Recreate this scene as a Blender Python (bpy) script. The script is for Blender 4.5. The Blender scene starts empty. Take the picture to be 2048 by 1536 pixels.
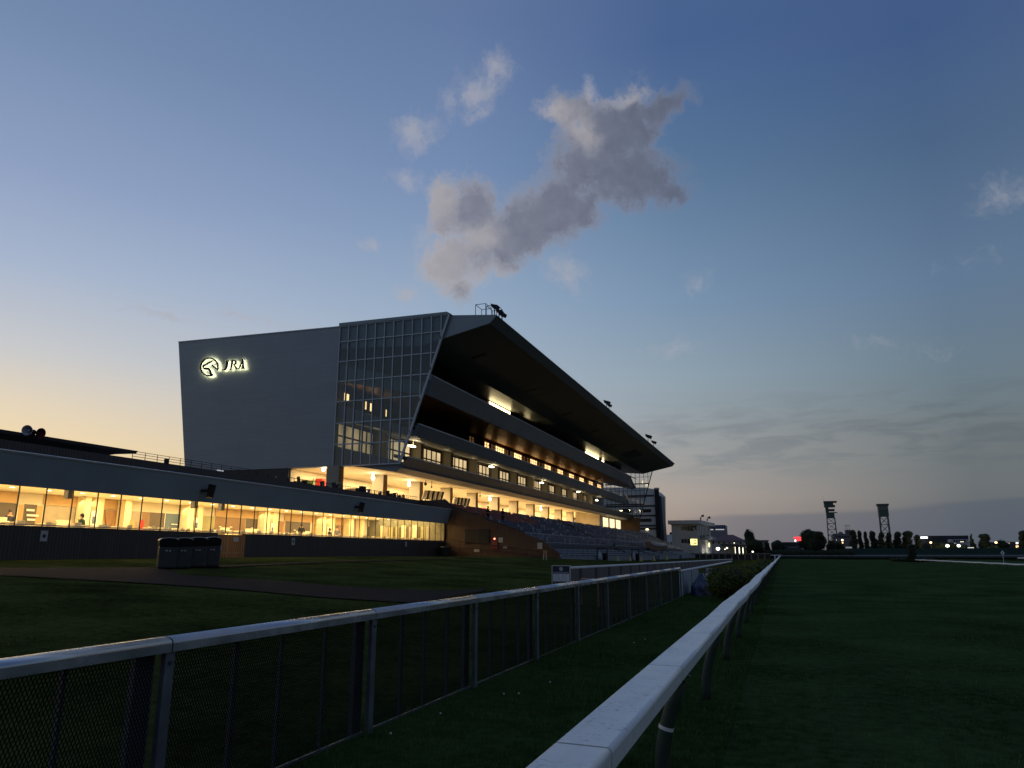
import bpy, math, random
import numpy as np
from mathutils import Vector, Matrix
random.seed(7); rng = np.random.default_rng(7)
R = math.radians
scn = bpy.context.scene
COL = scn.collection

# ------------------------------------------------------------------ camera
F, VPX, VPY, H = 1479.0, 1565.0, 1107.0, 1.7
PITCH = math.atan((VPY - 768) / F)
HEAD = math.atan((VPX - 1024) / F * math.cos(PITCH))
cam_d = bpy.data.cameras.new("camera"); cam = bpy.data.objects.new("camera", cam_d); COL.objects.link(cam)
cam.location = (0, 0, H); cam.rotation_euler = (R(90) + PITCH, 0, HEAD)
cam_d.sensor_width = 36; cam_d.lens = 36 * F / 2048; cam_d.clip_start = .05; cam_d.clip_end = 6000
scn.camera = cam

# ------------------------------------------------------------------ render settings, exposure
scn.view_settings.view_transform = 'Standard'; scn.view_settings.look = 'None'
scn.view_settings.exposure = 0; scn.view_settings.gamma = 1
scn.render.engine = 'CYCLES'
cy = scn.cycles
cy.max_bounces = 8; cy.diffuse_bounces = 4; cy.glossy_bounces = 3; cy.transmission_bounces = 4; cy.transparent_max_bounces = 16
cy.caustics_reflective = False; cy.caustics_refractive = False; cy.sample_clamp_indirect = 4
cy.use_denoising = True

def ray(u, v):
    x = (u - 1024) / F; y = -(v - 768) / F
    f = math.cos(PITCH) - y * math.sin(PITCH); z = math.sin(PITCH) + y * math.cos(PITCH)
    return (x * math.cos(HEAD) - f * math.sin(HEAD), x * math.sin(HEAD) + f * math.cos(HEAD), z)
def at_x(u, v, X): d = ray(u, v); k = X / d[0]; return Vector((X, d[1] * k, H + d[2] * k))
def at_y(u, v, Y): d = ray(u, v); k = Y / d[1]; return Vector((d[0] * k, Y, H + d[2] * k))
def azel(u, v):
    d = ray(u, v)
    return math.degrees(math.atan2(d[0], d[1])), math.degrees(math.atan2(d[2], math.hypot(d[0], d[1])))
def lin(c):
    return tuple(((x / 255) / 12.92 if x / 255 <= .04045 else ((x / 255 + .055) / 1.055) ** 2.4) for x in c)

# ------------------------------------------------------------------ world: dusk sky
class NT:
    def __init__(s, tree): s.t = tree; s.n = tree.nodes; s.l = tree.links
    def add(s, typ, **kw):
        n = s.n.new(typ)
        for k, v in kw.items(): setattr(n, k, v)
        return n
    def inp(s, sock, v):
        if isinstance(v, bpy.types.NodeSocket): s.l.new(v, sock)
        else: sock.default_value = v
    def math(s, op, a, b=None, c=None, clamp=False):
        n = s.add('ShaderNodeMath', operation=op); n.use_clamp = clamp
        s.inp(n.inputs[0], a)
        if b is not None: s.inp(n.inputs[1], b)
        if c is not None: s.inp(n.inputs[2], c)
        return n.outputs[0]
    def smooth(s, x, a, b, o0=0., o1=1.):
        n = s.add('ShaderNodeMapRange', interpolation_type='SMOOTHSTEP')
        s.inp(n.inputs[0], x); n.inputs[1].default_value = a; n.inputs[2].default_value = b
        n.inputs[3].default_value = o0; n.inputs[4].default_value = o1
        return n.outputs[0]
    def lerp(s, x, a, b, o0=0., o1=1.):
        n = s.add('ShaderNodeMapRange'); n.clamp = True
        s.inp(n.inputs[0], x); n.inputs[1].default_value = a; n.inputs[2].default_value = b
        n.inputs[3].default_value = o0; n.inputs[4].default_value = o1
        return n.outputs[0]
    def mix(s, f, a, b, blend='MIX'):
        n = s.add('ShaderNodeMix', data_type='RGBA', blend_type=blend)
        s.inp(n.inputs[0], f)
        for k, v in ((6, a), (7, b)):
            if isinstance(v, tuple): n.inputs[k].default_value = (*v[:3], 1)
            else: s.l.new(v, n.inputs[k])
        return n.outputs[2]
    def noise(s, vec, scale, detail=6, rough=.55, dist=0.):
        n = s.add('ShaderNodeTexNoise')
        if vec is not None: s.l.new(vec, n.inputs['Vector'])
        n.inputs['Scale'].default_value = scale; n.inputs['Detail'].default_value = detail
        n.inputs['Roughness'].default_value = rough; n.inputs['Distortion'].default_value = dist
        return n
    def comb(s, x, y, z):
        n = s.add('ShaderNodeCombineXYZ')
        for i, v in enumerate((x, y, z)): s.inp(n.inputs[i], v)
        return n.outputs[0]
    def ramp(s, x, stops):
        n = s.add('ShaderNodeValToRGB'); e = n.color_ramp.elements
        while len(e) < len(stops): e.new(.5)
        for i, (p, c) in enumerate(stops): e[i].position = p; e[i].color = (*c, 1)
        s.l.new(x, n.inputs[0]); return n.outputs[0]

SUN_AZ = -76.0                                   # degrees from the track direction (+Y), negative = towards -X
def build_world():
    w = bpy.data.worlds.new("World"); scn.world = w; w.use_nodes = True
    t = NT(w.node_tree); t.n.clear()
    tc = t.add('ShaderNodeTexCoord'); D = tc.outputs['Generated']
    nrm = t.add('ShaderNodeVectorMath', operation='NORMALIZE'); t.l.new(D, nrm.inputs[0])
    sep = t.add('ShaderNodeSeparateXYZ'); t.l.new(nrm.outputs[0], sep.inputs[0])
    X, Y, Z = sep.outputs
    az = t.math('MULTIPLY', t.math('ARCTAN2', X, Y), 57.29578)
    el = t.math('MULTIPLY', t.math('ARCSINE', Z), 57.29578)
    sx, sy = math.sin(R(SUN_AZ)), math.cos(R(SUN_AZ))
    hl = t.math('MAXIMUM', t.math('SQRT', t.math('ADD', t.math('MULTIPLY', X, X), t.math('MULTIPLY', Y, Y))), .001)
    c = t.math('DIVIDE', t.math('ADD', t.math('MULTIPLY', X, sx), t.math('MULTIPLY', Y, sy)), hl)
    e01 = t.math('DIVIDE', t.math('MAXIMUM', el, 0.), 90., clamp=True)
    def rp(st): return t.ramp(e01, [(a / 90, lin(b)) for a, b in st])
    back = rp([(0, (104, 106, 114)), (6, (108, 112, 122)), (20, (104, 114, 134)), (45, (98, 112, 140)), (90, (104, 118, 146))])
    right = rp([(0, (88, 94, 104)), (4, (108, 114, 118)), (8, (114, 123, 127)), (11.5, (111, 129, 141)), (18, (99, 124, 152)), (27, (78, 104, 138)), (34, (66, 93, 138)), (50, (76, 100, 139)), (90, (104, 116, 140))])
    mid = rp([(0, (140, 124, 120)), (4, (172, 161, 153)), (6.5, (163, 161, 159)), (9.5, (152, 160, 165)), (13, (146, 164, 177)), (19, (123, 149, 178)), (29, (90, 120, 155)), (37, (74, 101, 148)), (52, (80, 104, 145)), (90, (104, 116, 140))])
    cen = rp([(0, (205, 168, 130)), (5, (202, 188, 166)), (10, (182, 190, 199)), (15, (166, 182, 200)), (19, (153, 174, 199)), (24, (135, 159, 191)), (29, (119, 143, 182)), (39, (100, 123, 164)), (54, (96, 116, 151)), (90, (104, 116, 140))])
    left = rp([(0, (252, 186, 105)), (4, (254, 212, 142)), (7, (248, 223, 178)), (10, (230, 216, 194)), (13, (205, 206, 208)), (18.5, (171, 186, 210)), (24.5, (146, 164, 199)), (33.5, (117, 141, 177)), (42, (102, 127, 167)), (90, (104, 116, 140))])
    col = t.mix(t.lerp(c, -1, 0.03), back, right)
    col = t.mix(t.lerp(c, 0.03, .34), col, mid)
    col = t.mix(t.lerp(c, .34, .62), col, cen)
    col = t.mix(t.lerp(c, .62, .93), col, left)
    # physical dusk sky underneath, a small share of the light
    sk = t.add('ShaderNodeTexSky', sky_type='NISHITA'); sk.sun_disc = False
    sk.sun_elevation = R(1.5); sk.sun_rotation = R(SUN_AZ); sk.dust_density = 1.5
    skm = t.mix(1., sk.outputs[0], (.05, .05, .05), 'MULTIPLY')
    col = t.mix(.06, col, skm)
    # ---- clouds, in azimuth / elevation
    P0 = t.comb(az, el, 0.)
    wn = t.noise(P0, .16, 3, .5)
    wv = t.add('ShaderNodeVectorMath', operation='SUBTRACT'); t.l.new(wn.outputs['Color'], wv.inputs[0]); wv.inputs[1].default_value = (.5, .5, .5)
    ws = t.add('ShaderNodeVectorMath', operation='SCALE'); t.l.new(wv.outputs[0], ws.inputs[0]); ws.inputs['Scale'].default_value = 2.2
    wa = t.add('ShaderNodeVectorMath', operation='ADD'); t.l.new(P0, wa.inputs[0]); t.l.new(ws.outputs[0], wa.inputs[1])
    P1 = wa.outputs[0]
    wn2 = t.noise(P0, .7, 5, .6)
    wv2 = t.add('ShaderNodeVectorMath', operation='SUBTRACT'); t.l.new(wn2.outputs['Color'], wv2.inputs[0]); wv2.inputs[1].default_value = (.5, .5, .5)
    ws2 = t.add('ShaderNodeVectorMath', operation='SCALE'); t.l.new(wv2.outputs[0], ws2.inputs[0]); ws2.inputs['Scale'].default_value = 1.7
    wa2 = t.add('ShaderNodeVectorMath', operation='ADD'); t.l.new(P1, wa2.inputs[0]); t.l.new(ws2.outputs[0], wa2.inputs[1])
    P = wa2.outputs[0]
    def blobs(lst):
        f = None
        for (u, v, rx, ry, rot, amp) in lst:
            a, e = azel(u, v); k = 57.3 / F * (math.cos(math.atan(math.hypot(u - 1024, v - 768) / F)) ** 1.2)
            m = t.add('ShaderNodeMapping', vector_type='TEXTURE'); t.l.new(P, m.inputs[0])
            m.inputs['Location'].default_value = (a, e, 0)
            m.inputs['Rotation'].default_value = (0, 0, R(-rot))
            m.inputs['Scale'].default_value = (rx * k / math.cos(R(e)), ry * k, 1)
            ln = t.add('ShaderNodeVectorMath', operation='LENGTH'); t.l.new(m.outputs[0], ln.inputs[0])
            b = t.math('MULTIPLY', t.math('SUBTRACT', 1., ln.outputs['Value']), amp)
            f = b if f is None else t.math('SMOOTH_MAX', f, b, .12)
        return f
    body = blobs(CLOUD_BODY)
    n1 = t.noise(P, .42, 7, .55, .3).outputs[0]
    n2 = t.noise(P, 1.3, 6, .6).outputs[0]
    nn = t.math('ADD', t.math('MULTIPLY', t.math('SUBTRACT', n1, .5), 1.05), t.math('ADD', t.math('MULTIPLY', t.math('SUBTRACT', n2, .5), .52), t.math('MULTIPLY', t.math('SUBTRACT', t.noise(P1, 3.6, 6, .65).outputs[0], .5), .34)))
    dens = t.math('ADD', body, nn)
    a_body = t.math('MULTIPLY', t.smooth(dens, -.08, .50), .92)
    thick = t.smooth(dens, .0, .75)
    wisp = t.math('ADD', blobs(CLOUD_WISP), nn)
    a_w = t.smooth(wisp, -.02, .85, 0, .62)
    # lit rims towards the afterglow: difference of the field a little nearer the sun
    edge_n = t.noise(P0, .9, 5, .55).outputs[0]
    azm = t.lerp(az, azel(850, 500)[0], azel(1380, 300)[0])
    light = t.mix(azm, lin((164, 163, 170)), lin((112, 124, 150)))
    light = t.mix(t.smooth(blobs(CLOUD_LIGHT), -.3, .7), light, lin((178, 173, 175)))
    dark = t.mix(azm, lin((122, 124, 140)), lin((90, 96, 113)))
    lp = t.smooth(t.math('ADD', blobs(CLOUD_LIGHT), t.math('MULTIPLY', t.math('SUBTRACT', n1, .5), .9)), -.15, .95)
    soft = t.lerp(t.noise(P, .8, 5, .5).outputs[0], .3, .7, .72, 1.)
    ccol = t.mix(t.math('MULTIPLY', t.math('MULTIPLY', thick, soft), t.math('SUBTRACT', 1., t.math('MULTIPLY', lp, .62))), light, dark)
    wcol = t.mix(edge_n, lin((164, 162, 172)), lin((182, 181, 186)))
    col = t.mix(a_w, col, wcol)
    col = t.mix(a_body, col, ccol)
    # low streaky stratus to the right, and the blue-grey bank on the horizon
    st = t.add('ShaderNodeMapping'); t.l.new(P0, st.inputs[0]); st.inputs['Scale'].default_value = (.22, 1.15, 1); st.inputs['Rotation'].default_value = (0, 0, R(-3))
    sn = t.noise(st.outputs[0], .9, 7, .6, .5).outputs[0]
    a0, e0 = azel(1420, 900); a1, e1 = azel(1880, 880)
    band = t.math('MULTIPLY', t.smooth(el, 4.6, 7.2), t.smooth(el, 12.5, 8.6))
    side = t.math('MULTIPLY', t.smooth(az, -14, -6), t.smooth(az, 60, 25))
    sm = t.math('MULTIPLY', t.math('MULTIPLY', band, side), t.smooth(sn, .40, .64, 0, .62))
    col = t.mix(sm, col, t.mix(t.lerp(az, -10, 12), lin((134, 140, 146)), lin((94, 105, 112))))
    bk = t.math('ADD', el, t.math('MULTIPLY', t.math('SUBTRACT', t.noise(st.outputs[0], .35, 4, .5).outputs[0], .5), 1.3))
    top = t.math('ADD', 2.85, t.math('MULTIPLY', az, .036))
    bm = t.math('MULTIPLY', t.smooth(t.math('SUBTRACT', top, bk), -.10, .30), t.smooth(az, -9.5, -2, 0, .62))
    col = t.mix(bm, col, t.mix(t.lerp(az, -6, 14), lin((112, 113, 122)), lin((84, 93, 107))))
    # below the horizon
    col = t.mix(t.smooth(el, -.4, -2.5), col, lin((26, 30, 30)))
    bg = t.add('ShaderNodeBackground'); t.l.new(col, bg.inputs[0]); bg.inputs[1].default_value = 1.0
    out = t.add('ShaderNodeOutputWorld'); t.l.new(bg.outputs[0], out.inputs[0])
    w.cycles.sampling_method = 'MANUAL'; w.cycles.sample_map_resolution = 1024
# (pixel u, v, half axes in pixels, rotation (deg, clockwise on the sky), amplitude)
CLOUD_BODY = [
    (1225, 265, 150, 88, -16, 1.2), (1150, 235, 80, 45, 8, .9), (1325, 215, 85, 42, -14, .95), (1275, 345, 105, 78, 5, 1.05),
    (1185, 345, 135, 100, -38, 1.25), (1105, 420, 150, 90, -28, 1.25), (1020, 470, 140, 85, -24, 1.2), (940, 420, 75, 70, 10, 1.),
    (890, 410, 42, 75, 0, .8), (905, 515, 62, 75, 15, .95), (1000, 510, 70, 50, -10, .7), (920, 575, 42, 38, 0, .75), (980, 535, 90, 40, -10, .7),
    (1150, 430, 90, 55, -35, .95), (1330, 385, 66, 34, 5, .75), (1270, 375, 90, 48, -10, .9)]
CLOUD_LIGHT = [(1108, 228, 62, 34, 5, 1.), (1165, 262, 55, 42, 40, 1.), (965, 475, 60, 42, -10, 1.), (880, 395, 42, 60, 0, 1.), (895, 520, 70, 95, 10, 1.), (965, 560, 80, 40, 0, .9), (1180, 190, 30, 26, -30, .9), (1250, 195, 70, 16, -10, .7)]
CLOUD_WISP = [
    (985, 140, 50, 46, 0, .8), (940, 190, 90, 62, -28, .85), (955, 230, 50, 30, -20, .7), (830, 268, 66, 52, -20, .85), (815, 358, 48, 24, 0, .75),
    (735, 485, 34, 22, 20, .8), (820, 585, 40, 26, 20, .7), (1130, 545, 90, 40, 25, .65), (890, 500, 75, 110, 0, .75), (1180, 185, 30, 28, -30, .7),
    (1390, 560, 65, 24, -40, .5), (1995, 375, 85, 50, -20, .34), (1780, 680, 85, 26, 10, .2), (1930, 525, 60, 26, 0, .2), (330, 632, 130, 12, 8, .55), (520, 640, 110, 10, 5, .5), (1350, 690, 70, 22, 0, .35)]
build_world()

sun_d = bpy.data.lights.new("sun", 'SUN'); sun = bpy.data.objects.new("sun", sun_d); COL.objects.link(sun)
sun_d.energy = .04; sun_d.angle = R(12); sun_d.color = (1, .72, .5)
_sd = Vector((math.sin(R(SUN_AZ)) * math.cos(R(1.5)), math.cos(R(SUN_AZ)) * math.cos(R(1.5)), math.sin(R(1.5))))
sun.rotation_euler = _sd.to_track_quat('Z', 'Y').to_euler()

# ------------------------------------------------------------------ helpers
def tag(o, label=None, cat=None, group=None, kind=None):
    for k, v in (('label', label), ('category', cat), ('group', group), ('kind', kind)):
        if v: o[k] = v
    return o
def empty(name, loc=(0, 0, 0), label=None, cat=None, group=None, rz=0.):
    o = bpy.data.objects.new(name, None); COL.objects.link(o); o.location = loc; o.rotation_euler = (0, 0, rz); o.empty_display_size = .3
    return tag(o, label, cat, group)
def wloc(o):
    v = Vector((0, 0, 0))
    while o is not None: v += o.location; o = o.parent
    return v
class MB:
    def __init__(s): s.v = []; s.f = []
    def add(s, vs, fs):
        b = len(s.v); s.v += [tuple(v) for v in vs]; s.f += [tuple(i + b for i in f) for f in fs]; return s
    def box(s, x0, x1, y0, y1, z0, z1):
        return s.add([(x0, y0, z0), (x1, y0, z0), (x1, y1, z0), (x0, y1, z0), (x0, y0, z1), (x1, y0, z1), (x1, y1, z1), (x0, y1, z1)],
                     [(3, 2, 1, 0), (4, 5, 6, 7), (0, 1, 5, 4), (1, 2, 6, 5), (2, 3, 7, 6), (3, 0, 4, 7)])
    def ext(s, pts, off):
        """closed polygon pts (3-D) extruded by vector off"""
        n = len(pts); o = Vector(off)
        a = [Vector(p) for p in pts]; b = [p + o for p in a]
        return s.add(a + b, [tuple(range(n - 1, -1, -1)), tuple(range(n, 2 * n))] + [(i, (i + 1) % n, (i + 1) % n + n, i + n) for i in range(n)])
    def xz(s, prof, y0, y1): return s.ext([(x, y0, z) for x, z in prof], (0, y1 - y0, 0))
    def poly(s, pts): return s.add(pts, [tuple(range(len(pts)))])
    def tube(s, pts, r, n=8, caps=True):
        pts = [Vector(p) for p in pts]; rs = r if isinstance(r, (list, tuple)) else [r] * len(pts); vs = []; fs = []
        for i, p in enumerate(pts):
            d = (pts[min(i + 1, len(pts) - 1)] - pts[max(i - 1, 0)]).normalized()
            a = d.cross(Vector((0, 0, 1)) if abs(d.z) < .9 else Vector((1, 0, 0))).normalized(); b = d.cross(a)
            for k in range(n):
                t = 2 * math.pi * k / n; vs.append(p + (a * math.cos(t) + b * math.sin(t)) * rs[i])
        for i in range(len(pts) - 1):
            for k in range(n): fs.append((i * n + k, i * n + (k + 1) % n, (i + 1) * n + (k + 1) % n, (i + 1) * n + k))
        if caps: fs += [tuple(range(n - 1, -1, -1)), tuple(range((len(pts) - 1) * n, len(pts) * n))]
        return s.add(vs, fs)
    def lathe(s, cx, cy, prof, n=16):
        vs = []; fs = []
        for r, z in prof:
            for k in range(n): t = 2 * math.pi * k / n; vs.append((cx + r * math.cos(t), cy + r * math.sin(t), z))
        for i in range(len(prof) - 1):
            for k in range(n): fs.append((i * n + k, i * n + (k + 1) % n, (i + 1) * n + (k + 1) % n, (i + 1) * n + k))
        fs += [tuple(range(n - 1, -1, -1)), tuple(range((len(prof) - 1) * n, len(prof) * n))]
        return s.add(vs, fs)
    def sphere(s, c, r, n=10, m=6):
        rx, ry, rz = r if isinstance(r, (tuple, list)) else (r, r, r)
        vs = [(c[0], c[1], c[2] - rz)]; fs = []
        for i in range(1, m):
            p = math.pi * i / m - math.pi / 2
            for k in range(n):
                t = 2 * math.pi * k / n; vs.append((c[0] + rx * math.cos(p) * math.cos(t), c[1] + ry * math.cos(p) * math.sin(t), c[2] + rz * math.sin(p)))
        vs.append((c[0], c[1], c[2] + rz)); L = len(vs) - 1
        for k in range(n): fs.append((0, 1 + (k + 1) % n, 1 + k)); fs.append((L, L - n + k, L - n + (k + 1) % n))
        for i in range(m - 2):
            for k in range(n): a = 1 + i * n; fs.append((a + k, a + (k + 1) % n, a + n + (k + 1) % n, a + n + k))
        return s.add(vs, fs)
    def build(s, name, mat, parent=None, smooth=False, bevel=0, world=True, seg=2):
        """vertices are world coordinates (world=True) or local to the parent"""
        me = bpy.data.meshes.new(name); off = wloc(parent) if (parent is not None and world) else Vector((0, 0, 0))
        me.from_pydata([(v[0] - off.x, v[1] - off.y, v[2] - off.z) for v in s.v], [], s.f); me.update()
        me.materials.append(mat)
        if smooth: me.polygons.foreach_set('use_smooth', [True] * len(me.polygons))
        o = bpy.data.objects.new(name, me); COL.objects.link(o)
        if parent is not None: o.parent = parent
        if bevel:
            m = o.modifiers.new('bevel', 'BEVEL'); m.width = bevel; m.segments = seg; m.limit_method = 'ANGLE'
        return o
def build_each(b, name, mat, parent, **kw):
    """every separate piece collected in b becomes a part of its own"""
    par = list(range(len(b.v)))
    def find(i):
        while par[i] != i: par[i] = par[par[i]]; i = par[i]
        return i
    for f in b.f:
        for k in f[1:]: par[find(k)] = find(f[0])
    groups = {}
    for f in b.f: groups.setdefault(find(f[0]), []).append(f)
    for fs in groups.values():
        ids = sorted({i for f in fs for i in f}); mp = {i: k for k, i in enumerate(ids)}; m = MB(); m.v = [b.v[i] for i in ids]; m.f = [tuple(mp[i] for i in f) for f in fs]; m.build(name, mat, parent, **kw)
def kids(o): return list(o.children)
def copy_tree(o, parent=None):
    c = o.copy(); COL.objects.link(c); c.parent = parent
    for ch in kids(o): copy_tree(ch, c)
    return c

MATS = {}
def mat(name, col, rough=.6, metal=0., spec=.4, var=.0, vscale=3., bump=0., bscale=20., emit=0., ecol=None, stretch=None):
    if name in MATS: return MATS[name]
    m = bpy.data.materials.new(name); m.use_nodes = True; t = NT(m.node_tree)
    p = t.n['Principled BSDF']; p.inputs['Base Color'].default_value = (*col, 1); p.inputs['Roughness'].default_value = rough
    p.inputs['Metallic'].default_value = metal; p.inputs['Specular IOR Level'].default_value = spec
    if var or bump:
        tc = t.add('ShaderNodeTexCoord'); vec = tc.outputs['Object']
        if stretch:
            mp = t.add('ShaderNodeMapping'); t.l.new(vec, mp.inputs[0]); mp.inputs['Scale'].default_value = stretch; vec = mp.outputs[0]
    if var:
        n = t.noise(vec, vscale, 6, .6)
        lo = tuple(c * (1 - var) for c in col); hi = tuple(min(1, c * (1 + var)) for c in col)
        t.l.new(t.mix(t.lerp(n.outputs[0], .3, .7), lo, hi), p.inputs['Base Color'])
        t.l.new(t.lerp(n.outputs[0], .3, .7, max(.02, rough - .12), min(1, rough + .12)), p.inputs['Roughness'])
    if bump:
        n2 = t.noise(vec, bscale, 5, .6); b = t.add('ShaderNodeBump'); b.inputs['Strength'].default_value = bump; b.inputs['Distance'].default_value = .02
        t.l.new(n2.outputs[0], b.inputs['Height']); t.l.new(b.outputs[0], p.inputs['Normal'])
    if emit:
        p.inputs['Emission Color'].default_value = (*(ecol or col), 1); p.inputs['Emission Strength'].default_value = emit
    MATS[name] = m; return m
def glow(name, col, strength, var=0., vscale=1.):
    if name in MATS: return MATS[name]
    m = bpy.data.materials.new(name); m.use_nodes = True; t = NT(m.node_tree); t.n.clear()
    e = t.add('ShaderNodeEmission'); e.inputs[0].default_value = (*col, 1); e.inputs[1].default_value = strength
    if var:
        tc = t.add('ShaderNodeTexCoord'); n = t.noise(tc.outputs['Object'], vscale, 3, .5)
        t.l.new(t.lerp(n.outputs[0], .3, .7, strength * (1 - var), strength * (1 + var)), e.inputs[1])
    o = t.add('ShaderNodeOutputMaterial'); t.l.new(e.outputs[0], o.inputs[0]); MATS[name] = m; return m
def glass(name, tint=(1, 1, 1), refl=.06, rough=.0):
    if name in MATS: return MATS[name]
    m = bpy.data.materials.new(name); m.use_nodes = True; t = NT(m.node_tree); t.n.clear()
    tr = t.add('ShaderNodeBsdfTransparent'); tr.inputs[0].default_value = (*tint, 1)
    gl = t.add('ShaderNodeBsdfGlossy'); gl.inputs['Roughness'].default_value = rough; gl.inputs[0].default_value = (.9, .95, 1, 1)
    ge = t.add('ShaderNodeNewGeometry'); dt = t.add('ShaderNodeVectorMath', operation='DOT_PRODUCT'); t.l.new(ge.outputs['Incoming'], dt.inputs[0]); t.l.new(ge.outputs['Normal'], dt.inputs[1])
    om = t.math('POWER', t.math('SUBTRACT', 1., t.math('ABSOLUTE', dt.outputs['Value']), clamp=True), 5.)
    mx = t.add('ShaderNodeMixShader'); t.l.new(t.math('MULTIPLY_ADD', om, .9, .04 + refl, clamp=True), mx.inputs[0]); t.l.new(tr.outputs[0], mx.inputs[1]); t.l.new(gl.outputs[0], mx.inputs[2])
    o = t.add('ShaderNodeOutputMaterial'); t.l.new(mx.outputs[0], o.inputs[0]); MATS[name] = m; return m
def slat_mat(name, col, axis='Y', pitch=.15, depth=.5, rough=.6, var=.15):
    """surface with vertical slat grooves running up"""
    if name in MATS: return MATS[name]
    m = bpy.data.materials.new(name); m.use_nodes = True; t = NT(m.node_tree); p = t.n['Principled BSDF']; p.inputs['Roughness'].default_value = rough
    tc = t.add('ShaderNodeTexCoord'); sp = t.add('ShaderNodeSeparateXYZ'); t.l.new(tc.outputs['Object'], sp.inputs[0])
    a = sp.outputs['XYZ'.index(axis)]
    fr = t.math('FRACT', t.math('DIVIDE', a, pitch)); g = t.math('GREATER_THAN', fr, .2)
    idn = t.add('ShaderNodeTexWhiteNoise', noise_dimensions='1D'); t.l.new(t.math('FLOOR', t.math('DIVIDE', a, pitch)), idn.inputs['W'])
    base = t.mix(idn.outputs[0], tuple(c * (1 - var) for c in col), tuple(c * (1 + var) for c in col))
    n = t.noise(tc.outputs['Object'], 1.2, 5, .6)
    base = t.mix(t.lerp(n.outputs[0], .35, .7, 0, .35), base, tuple(c * .55 for c in col))
    t.l.new(t.mix(g, tuple(c * .25 for c in col), base), p.inputs['Base Color'])
    b = t.add('ShaderNodeBump'); b.inputs['Strength'].default_value = depth; b.inputs['Distance'].default_value = .03; t.l.new(g, b.inputs['Height']); t.l.new(b.outputs[0], p.inputs['Normal'])
    MATS[name] = m; return m
def panel_mat(name, col, px=3.6, pz=.6, rough=.45, metal=.3):
    """metal cladding panels with fine seams (X / Z on an end wall)"""
    m = bpy.data.materials.new(name); m.use_nodes = True; t = NT(m.node_tree); p = t.n['Principled BSDF']; p.inputs['Roughness'].default_value = rough; p.inputs['Metallic'].default_value = metal
    tc = t.add('ShaderNodeTexCoord'); sp = t.add('ShaderNodeSeparateXYZ'); t.l.new(tc.outputs['Object'], sp.inputs[0])
    zc = t.math('DIVIDE', sp.outputs[2], pz); xc = t.math('DIVIDE', sp.outputs[0], px)
    row = t.math('FLOOR', zc); colm = t.math('FLOOR', xc)
    wn = t.add('ShaderNodeTexWhiteNoise', noise_dimensions='2D'); t.l.new(t.comb(row, colm, 0.), wn.inputs['Vector'])
    s1 = t.math('LESS_THAN', t.math('FRACT', zc), .06); s2 = t.math('LESS_THAN', t.math('FRACT', xc), .012)
    seam = t.math('MAXIMUM', s1, s2)
    base = t.mix(wn.outputs[0], tuple(c * .97 for c in col), tuple(c * 1.03 for c in col))
    n = t.noise(tc.outputs['Object'], .25, 5, .6); base = t.mix(t.lerp(n.outputs[0], .35, .7, 0, .22), base, tuple(c * .7 for c in col))
    t.l.new(t.mix(t.math('MULTIPLY', seam, .22), base, tuple(c * .4 for c in col)), p.inputs['Base Color'])
    MATS[name] = m; return m
def area(name, loc, sx, sy, power, col, parent=None, rot=(0, 0, 0)):
    d = bpy.data.lights.new(name, 'AREA'); d.shape = 'RECTANGLE'; d.size = sx; d.size_y = sy; d.energy = power; d.color = col
    o = bpy.data.objects.new(name, d); COL.objects.link(o); o.rotation_euler = rot
    off = wloc(parent) if parent is not None else Vector((0, 0, 0)); o.parent = parent; o.location = Vector(loc) - off; return o
def point(name, loc, power, col, r=.15, parent=None):
    d = bpy.data.lights.new(name, 'POINT'); d.shadow_soft_size = r; d.energy = power; d.color = col
    o = bpy.data.objects.new(name, d); COL.objects.link(o)
    off = wloc(parent) if parent is not None else Vector((0, 0, 0)); o.parent = parent; o.location = Vector(loc) - off; return o
WARM = (1., .70, .33); WARM2 = (1., .78, .45)
# ------------------------------------------------------------------ ground
def interp(x, tab):
    if x <= tab[0][0]: return tab[0][1]
    for (a, b), (c, d) in zip(tab, tab[1:]):
        if x <= c: return b + (d - b) * (x - a) / (c - a)
    return tab[-1][1]
def gz(x, y):
    if x > -4.5:
        t = min(1, max(0, (x - 2) / 23)); return -.25 * t * t * (3 - 2 * t)
    k = interp(y, [(25, .054), (50, .066), (72, .073), (100, .045), (150, .03), (300, .02)])
    xm = interp(y, [(25, 26), (72, 19), (100, 22), (300, 24)])
    return k * min(-4.5 - x, xm)
def at_ground(u, v):
    d = ray(u, v); t0 = 0; t = .5
    while t < 400:
        if H + d[2] * t < gz(d[0] * t, d[1] * t): break
        t0 = t; t *= 1.02
    for _ in range(30):
        m = (t0 + t) / 2
        if H + d[2] * m < gz(d[0] * m, d[1] * m): t = m
        else: t0 = m
    return Vector((d[0] * t, d[1] * t, gz(d[0] * t, d[1] * t)))

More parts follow.
